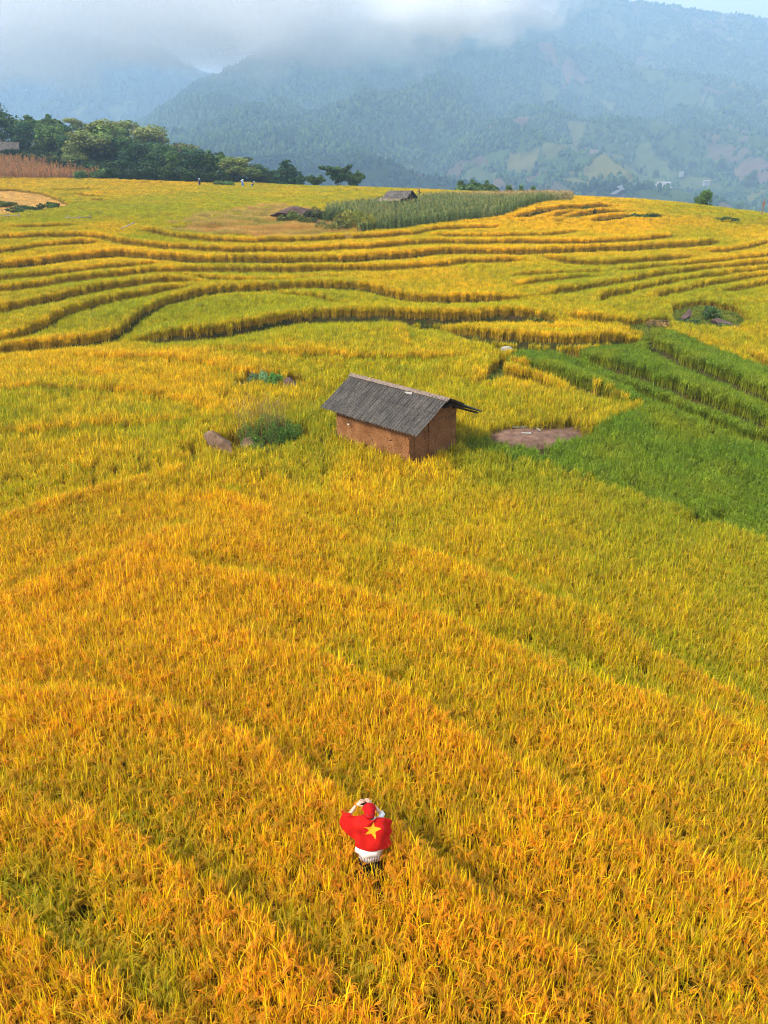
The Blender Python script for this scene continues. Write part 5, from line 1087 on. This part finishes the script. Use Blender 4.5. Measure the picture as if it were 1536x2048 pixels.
# rail fence of poles along the left terrace
m_rail = mat('grey_pole', (.24, .19, .14), .9)
def rail_fence(pts, label, hgt_=.8):
    mp_ = m_rail; rt = empty('pole_fence', ground_pt(*pts[0], .4)); o0 = rt.location
    W = [ground_pt(*p, .4) - o0 for p in pts]
    for w_ in W: b = MB(); b.tube([w_ + Vector((0, 0, -.2)), w_ + Vector((.05, 0, hgt_ + .35))], .06, 6); b.build('post', m_rail, rt, True)
    for a, c in zip(W[:-1], W[1:]):
        for z in (.55, 1.0): b = MB(); b.tube([a + Vector((-.3, -.08, z * hgt_)), a.lerp(c, .5) + Vector((0, -.08, z * hgt_ + .08)), c + Vector((.4, -.08, z * hgt_ + .05))], .05, 6); b.build('rail', m_rail, rt, True)
    return tag(rt, label, 'fence', 'pole fences on the left terraces')
rail_fence([(-10, 438), (18, 439), (38, 440)], 'short grey pole fence at the left edge of the upper terrace'); rail_fence([(136, 443), (160, 444), (180, 443)], 'pale pole fence with a crossed end, second from the left edge')
b = MB(); q = ground_pt(252, 462, .5); b.tube([(-.5, 0, .7), (.9, .8, 1.35)], .06, 6); tag(b.build('pole', m_pale, None, True, q), 'single pale pole leaning over the terrace edge right of the fences', 'pole')
b = MB(); q = ground_pt(1522, 436, .3); b.tube([(0, 0, -.2), (0, 0, 2.6)], .08, 6); b.box((0, 0, 2.0), (.35, .1, .6)); tag(b.build('post', mat('faded_red', (.2, .12, .09), .8), None, False, q), 'thin post with a faded red board on the right crest', 'post')

# ------------------------------------------------------------------ people
m_skin = mat('skin', (.62, .38, .27), .5, (.56, .32, .22), .001, .35, 30)
def skinned(name, nodes, edges, m, parent=None, sub=2, root_i=0, smooth_=True):
    """nodes: (position, radius or (rx, ry)); one continuous body grown over a skeleton"""
    me = bpy.data.meshes.new(name); me.from_pydata([n_[0] for n_ in nodes], edges, []); o = obj(name, me, parent)
    sk = o.modifiers.new('skin', 'SKIN'); sk.use_smooth_shade = True
    for i, n_ in enumerate(nodes):
        d = me.skin_vertices[0].data[i]; r_ = n_[1]; d.radius = r_ if hasattr(r_, '__len__') else (r_, r_); d.use_root = (i == root_i)
    su = o.modifiers.new('sub', 'SUBSURF'); su.levels = sub; su.render_levels = sub; me.materials.append(m); return o
def chain(nodes, edges, start, pts):
    prev = start
    for p, r_ in pts: nodes.append((p, r_)); edges.append((prev, len(nodes) - 1)); prev = len(nodes) - 1
    return prev
def body(pose, parent, skin):
    N = [((0, 0, .90), (.15, .105))]; E = []
    for s, fx, fy in ((-1, -.02, 0), (1, .02, .03)): chain(N, E, 0, [((s * .085, .0, .84), (.088, .09)), ((s * .10 + fx, .01, .48), .056), ((s * .10 + fx, -.02 + fy, .28), .052), ((s * .10 + fx, -.02 + fy, .10), .036), ((s * .10 + fx, .0 + fy, .045), (.04, .045)), ((s * .105 + fx, .14 + fy, .03), (.04, .022))])
    ch = chain(N, E, 0, [((0, -.01, 1.02), (.115, .085)), ((0, -.01, 1.18), (.125, .09)), ((0, 0, 1.31), (.13, .085))]); nk = chain(N, E, ch, [((0, .005, 1.395), .052), ((0, .015, 1.445), .050)])
    hd = chain(N, E, nk, [((0, .03, 1.49), (.066, .075)), ((0, .035, 1.555), (.074, .088)), ((0, .03, 1.61), (.055, .065))])
    chain(N, E, hd - 1, [((0, .125, 1.53), (.012, .014))])           # nose
    for s, (el, wr) in zip((-1, 1), pose):
        sh = chain(N, E, ch, [((s * .15, 0, 1.335), .052)]); el, wr = Vector(el), Vector(wr); S0 = Vector((s * .15, 0, 1.335))
        w = chain(N, E, sh, [(S0.lerp(el, .5)[:], .043), (el[:], .036), (el.lerp(wr, .35)[:], .036), (wr[:], .024)])
        pose_w[s] = wr; pose_d[s] = (wr - el).normalized()
    return skinned('body', N, E, skin, parent)
pose_w, pose_d = {}, {}
def hand(parent, wr, d, target, side, m, name='hand'):
    """palm with four unequal fingers bent towards the target and a thumb from its side"""
    wr = Vector(wr); d = Vector(d).normalized(); up = Vector(target).normalized(); ac = d.cross(up).normalized() * side; up = ac.cross(d).normalized() * side
    N = [(wr[:], (.024, .02))]; E = []; chain(N, E, 0, [((wr + d * .045)[:], (.036, .017)), ((wr + d * .088)[:], (.036, .015))]); pm = len(N) - 1
    for k, L_ in enumerate((.062, .074, .069, .054)):
        b0 = wr + d * .088 + ac * (.030 - .020 * k); c = b0 + d * L_ * .5 + up * .012; e = c + d * L_ * .3 + up * .028; chain(N, E, pm, [(b0[:], .0098), (c[:], .0088), (e[:], .0075)])
    b0 = wr + d * .028 + ac * .03; chain(N, E, 1, [((b0 + ac * .014 + d * .016)[:], .0125), ((b0 + ac * .034 + d * .042 + up * .012)[:], .0105), ((b0 + ac * .038 + d * .062 + up * .022)[:], .0085)])
    return skinned(name, N, E, m, parent, 1)
def loft(name, rings, m, parent, n=36, thick=0.0, fold=0.0, nf=9, seed=0):
    """closed-round cloth: rings of (cx, cy, z, rx, ry)"""
    V = []
    for i, (cx0, cy0, z, rx, ry) in enumerate(rings):
        for k in range(n):
            a = 2 * math.pi * k / n; f = 1 + fold * math.sin(a * nf + seed + i * .4) * (i / len(rings)) + fold * .5 * math.sin(a * 3 + i * .9); V.append((cx0 + math.cos(a) * rx * f, cy0 + math.sin(a) * ry * f, z + .006 * math.sin(a * 5 + i)))
    Fq = [(i * n + k, i * n + (k + 1) % n, (i + 1) * n + (k + 1) % n, (i + 1) * n + k) for i in range(len(rings) - 1) for k in range(n)]
    o = obj(name, np_mesh(name, np.array(V), np.array(Fq), [m], smooth_=True), parent)
    s = o.modifiers.new('solid', 'SOLIDIFY'); s.thickness = thick or .006; s.offset = 1; return o
def cloth_mat(name, c1, c2=None, scale=40): return mat(name, c1, .85, c2 or tuple(x * .8 for x in c1), .003, .15, scale)
m_shirt = cloth_mat('white_cotton', (.78, .76, .73), (.66, .63, .60), 16); m_trous = cloth_mat('dark_trousers', (.018, .018, .022)); m_cap = cloth_mat('red_cap', (.46, .006, .008), (.38, .005, .006))
m_flag = cloth_mat('red_flag', (.48, .010, .005), (.40, .007, .004), 9); m_star = cloth_mat('yellow_star', (.72, .34, .012), (.66, .30, .012))
def _stripes(n, l, b):
    t = n.new('ShaderNodeTexCoord'); s = n.new('ShaderNodeSeparateXYZ'); l.new(t.outputs['Object'], s.inputs[0]); at_ = n.new('ShaderNodeMath'); at_.operation = 'ARCTAN2'; l.new(s.outputs[1], at_.inputs[0]); l.new(s.outputs[0], at_.inputs[1])
    k = n.new('ShaderNodeMath'); k.operation = 'MULTIPLY'; k.inputs[1].default_value = 44; l.new(at_.outputs[0], k.inputs[0]); w = n.new('ShaderNodeMath'); w.operation = 'SINE'; l.new(k.outputs[0], w.inputs[0])
    c = _ramp(n, l, w.outputs[0], [(.0, (.72, .69, .67)), (.45, (.16, .07, .09))]); l.new(c, b.inputs['Base Color']); b.inputs['Roughness'].default_value = .9
m_stripe = tex_mat('striped_cotton', _stripes)
PX0, PY0 = PERSON; pg = float(gz([PX0], [PY0])[0])
per = empty('person', (PX0, PY0, pg), R(4)); tag(per, 'person in a red cap and red flag cape seen from behind, raising a phone', 'person')
pose = [((-.375, .07, 1.33), (-.20, .20, 1.50)), ((.195, .15, 1.34), (.055, .25, 1.44))]
body(pose, per, m_skin)
hand(per, pose_w[-1], Vector((.16, .06, .085)), (.35, .3, -.75), -1, m_skin); hand(per, pose_w[1], Vector((-.08, .03, .08)), (-.7, .2, -.5), 1, m_skin)
# cap: crown, brim, band, button
V = []; Fq = []; nA, nB = 28, 10
for j in range(nB + 1):
    e = math.pi / 2 * j / nB
    for k in range(nA):
        a = 2 * math.pi * k / nA; V.append((math.cos(a) * .091 * math.cos(e) ** .85, .022 + math.sin(a) * .108 * math.cos(e) ** .85, 1.545 + .112 * math.sin(e) - .018 * (1 - math.sin(a)) * (1 - j / nB) * 1.2))
Fq = [(j * nA + k, j * nA + (k + 1) % nA, (j + 1) * nA + (k + 1) % nA, (j + 1) * nA + k) for j in range(nB) for k in range(nA)]
cap = obj('cap', np_mesh('cap', np.array(V), np.array(Fq), [m_cap], smooth_=True), per); so = cap.modifiers.new('solid', 'SOLIDIFY'); so.thickness = .004
V = []
for j in range(6):
    for k in range(13):
        a = math.pi * (.5 + (k / 12 - .5) * .78); rr = 1 + .62 * j / 5 * math.cos((k / 12 - .5) * 2.2); V.append((math.cos(a) * .091 * rr, .022 + math.sin(a) * .108 * rr, 1.548 + .004 - .012 * j / 5 - .10 * (math.cos(a)) ** 2 * .25))
Fq = [(j * 13 + k, j * 13 + k + 1, (j + 1) * 13 + k + 1, (j + 1) * 13 + k) for j in range(5) for k in range(12)]
br = obj('brim', np_mesh('brim', np.array(V), np.array(Fq), [m_cap], smooth_=True), cap); so = br.modifiers.new('solid', 'SOLIDIFY'); so.thickness = .005
m_hair = mat('black_hair', (.012, .009, .008), .45, (.02, .015, .012), .003, .4, 60)
loft('hair', [(0, .02, 1.565, .082, .098), (0, .012, 1.53, .082, .094), (0, .002, 1.49, .07, .078), (0, -.004, 1.462, .05, .055)], m_hair, per, 24, .008)
loft('collar', [(0, .005, 1.40, .085, .078), (0, .005, 1.425, .074, .07), (0, .008, 1.442, .066, .064)], m_shirt, per, 24, .005)
shirt = loft('shirt', [(0, 0, 1.405, .08, .075), (0, -.003, 1.375, .15, .092), (0, -.006, 1.32, .175, .11), (0, -.008, 1.2, .165, .118), (0, -.01, 1.08, .165, .125), (0, -.01, .98, .19, .15), (-.008, -.015, .90, .21, .172), (-.014, -.02, .83, .225, .185)], m_shirt, per, 48, .006, .045, 7)
loft('striped_hem', [(0, -.01, .90, .185, .15), (.01, -.014, .80, .19, .165), (.012, -.02, .70, .20, .175)], m_stripe, per, 48, .005, .02, 7)
per.scale = (.92, .92, .92)
for s, (el, wr) in zip((-1, 1), pose):
    el, wr = Vector(el), Vector(wr); S0 = Vector((s * .13, 0, 1.335)); b = MB(); e2 = el + (wr - el) * .16
    b.tube([S0, S0.lerp(el, .5), el + Vector((s * .01, 0, 0)), e2], [.054, .040, .038, .040], 18, False); o = b.build('sleeve', m_shirt, shirt, True); so = o.modifiers.new('solid', 'SOLIDIFY'); so.thickness = .004; so.offset = 1
tr = MB()
for s in (-1, 1): tr.tube([(s * .075, 0, .92), (s * .088, 0, .82), (s * .10, .005, .5), (s * .102, -.012, .28), (s * .102, -.01, .09)], [.10, .105, .082, .07, .062], 18)
tr.build('trousers', m_trous, per, True)
# flag: a wide cloth hanging from both raised elbows across the back
nu, nv = 210, 120
def top_edge(u):
    P = [(-.37, .165, 1.37), (-.38, .12, 1.385), (-.27, .07, 1.40), (-.13, .02, 1.40), (0, -.055, 1.40), (.11, -.01, 1.375), (.18, .03, 1.34), (.24, .06, 1.29), (.275, .09, 1.22)]
    s = u * (len(P) - 1); i = min(int(s), len(P) - 2); t = s - i; a, b_ = np.array(P[i]), np.array(P[i + 1]); p0, p3 = np.array(P[max(i - 1, 0)]), np.array(P[min(i + 2, len(P) - 1)])
    return np.array([0, 0, .062]) + .5 * ((2 * a) + (-p0 + b_) * t + (2 * p0 - 5 * a + 4 * b_ - p3) * t * t + (-p0 + 3 * a - 3 * b_ + p3) * t ** 3)
def bot_edge(u):
    P = [(-.35, .14, 1.25), (-.355, .02, 1.20), (-.30, -.09, 1.11), (-.20, -.165, 1.045), (-.04, -.20, .99), (.11, -.20, .965), (.215, -.15, .95), (.27, -.05, .95), (.28, .04, .97)]
    s = u * (len(P) - 1); i = min(int(s), len(P) - 2); t = s - i; a, b_ = np.array(P[i]), np.array(P[i + 1]); p0, p3 = np.array(P[max(i - 1, 0)]), np.array(P[min(i + 2, len(P) - 1)])
    return .5 * ((2 * a) + (-p0 + b_) * t + (2 * p0 - 5 * a + 4 * b_ - p3) * t * t + (-p0 + 3 * a - 3 * b_ + p3) * t ** 3)
V = np.zeros((nv + 1, nu + 1, 3)); UV = np.zeros((nv + 1, nu + 1, 2))
for i in range(nu + 1):
    u = i / nu; a, c = top_edge(u), bot_edge(u); ctr = np.array([0, .0, 0]); out = np.array([a[0] + c[0], (a[1] + c[1]) - .12, 0]); out /= np.linalg.norm(out) + 1e-6
    for j in range(nv + 1):
        v = j / nv; mm = a + out * .13 + np.array([0, 0, .015 + .03 * math.exp(-((u - .22) / .12) ** 2)]); p = a * (1 - v) ** 2 + mm * 2 * v * (1 - v) + c * v * v
        w = math.exp(-((u - .30) / .17) ** 2)
        p += out * (.034 * math.sin(u * 15 + v * 7) * v + .05 * math.sin((u * 26) + v * 5 + math.sin(v * 4)) * (.35 + .65 * w) * (1 - .35 * v) + .012 * math.sin(u * 11 - v * 7) + .026 * math.sin(v * 15 - 10 * (u - .6) ** 2 * 3) * smooth(.35, .75, u) * v)
        p[2] += -.012 * math.sin(u * 26 + 1) * v
        V[j, i] = p; UV[j, i] = (u, v)
i = np.arange(nu * nv); a = (i // nu) * (nu + 1) + i % nu; Fq = np.stack([a, a + 1, a + nu + 2, a + nu + 1], 1)
Vf = V.reshape(-1, 3); cen = Vf[Fq].mean(1)
# five-pointed star, centred on the back
du = (UV.reshape(-1, 2)[Fq].mean(1)[:, 0] - .535) * 1.18; dv = (UV.reshape(-1, 2)[Fq].mean(1)[:, 1] - .50) * .46; rt_ = R(-14); sx_, sy_ = du * math.cos(rt_) - dv * math.sin(rt_), du * math.sin(rt_) + dv * math.cos(rt_)
star = [(math.sin(k * math.pi / 5) * (.118 if k % 2 == 0 else .045), -math.cos(k * math.pi / 5) * (.118 if k % 2 == 0 else .045)) for k in range(10)]
inn = inpoly(sx_, sy_, star).astype(int)
fl = obj('flag', np_mesh('flag', Vf, Fq, [m_flag, m_star], smooth_=True, mat_idx=inn), per); so = fl.modifiers.new('solid', 'SOLIDIFY'); so.thickness = .003; so.offset = -1
fl['label'] = 'red flag with one yellow five-pointed star worn as a cape'
# phone held up in front of the face
m_phone = mat('phone_body', (.55, .56, .60), .3, spec=.5); m_screen = mat('phone_screen', (.015, .015, .02), .1, spec=.6)
ph = empty('smartphone', (PX0 - .06, PY0 + .235, pg + 1.35)); ph.rotation_euler = (R(-12), 0, R(4)); tag(ph, 'pale smartphone held up sideways in front of the red cap', 'phone')
b = MB(); b.box((0, 0, 0), (.15, .009, .07)); b.build('phone_body', m_phone, ph, bevel=.004); b = MB(); b.box((0, -.0055, 0), (.14, .002, .062)); b.build('screen', m_screen, ph)
b = MB(); b.tube([(-.058, .005, .022), (-.058, .009, .022)], .009, 12); b.build('camera_lens', m_screen, ph)
# farm workers far across the upper field
m_blue = cloth_mat('blue_jacket', (.06, .22, .55)); m_navy = cloth_mat('navy_jacket', (.02, .025, .06)); m_wht = cloth_mat('pale_hat', (.55, .68, .78))
def worker(px, py, top, bottom, label, bend=0.0, rz=0.0):
    q = ground_pt(px, py, .1); rt = empty('person', q, rz)
    body([((-.27, .06, 1.12), (-.22, .26, .98)), ((.27, .06, 1.12), (.20, .28, 1.0))], rt, m_skin)
    loft('jacket', [(0, 0, 1.40, .09, .08), (0, 0, 1.36, .19, .11), (0, 0, 1.2, .19, .13), (0, 0, .95, .18, .14), (0, 0, .82, .19, .15)], top, rt, 20)
    loft('trousers', [(0, 0, .9, .17, .13), (0, 0, .6, .19, .13), (0, 0, .3, .18, .12), (0, 0, .1, .17, .11)], bottom, rt, 20); loft('hat', [(0, .02, 1.54, .2, .2), (0, .02, 1.62, .11, .11), (0, .02, 1.68, .02, .02)], m_wht, rt, 20)
    rt.rotation_euler = (R(bend), 0, rz); rt.scale = (1.15, 1.15, 1.15); return tag(rt, label, 'person', 'farm workers on the upper field')
worker(400, 376, m_navy, m_navy, 'lone worker in dark clothes standing on the upper field before the wood', 0, .4)
worker(484, 376, m_wht, m_blue, 'worker in white and blue, left of the two close together by the olive tree', 12, 1.2); worker(489, 377, m_blue, m_blue, 'worker all in bright blue, right of the two close together by the olive tree', 20, -.8)
worker(500, 377, m_navy, m_blue, 'dark-jacketed worker a little apart, rightmost by the olive tree', 35, 2.0)
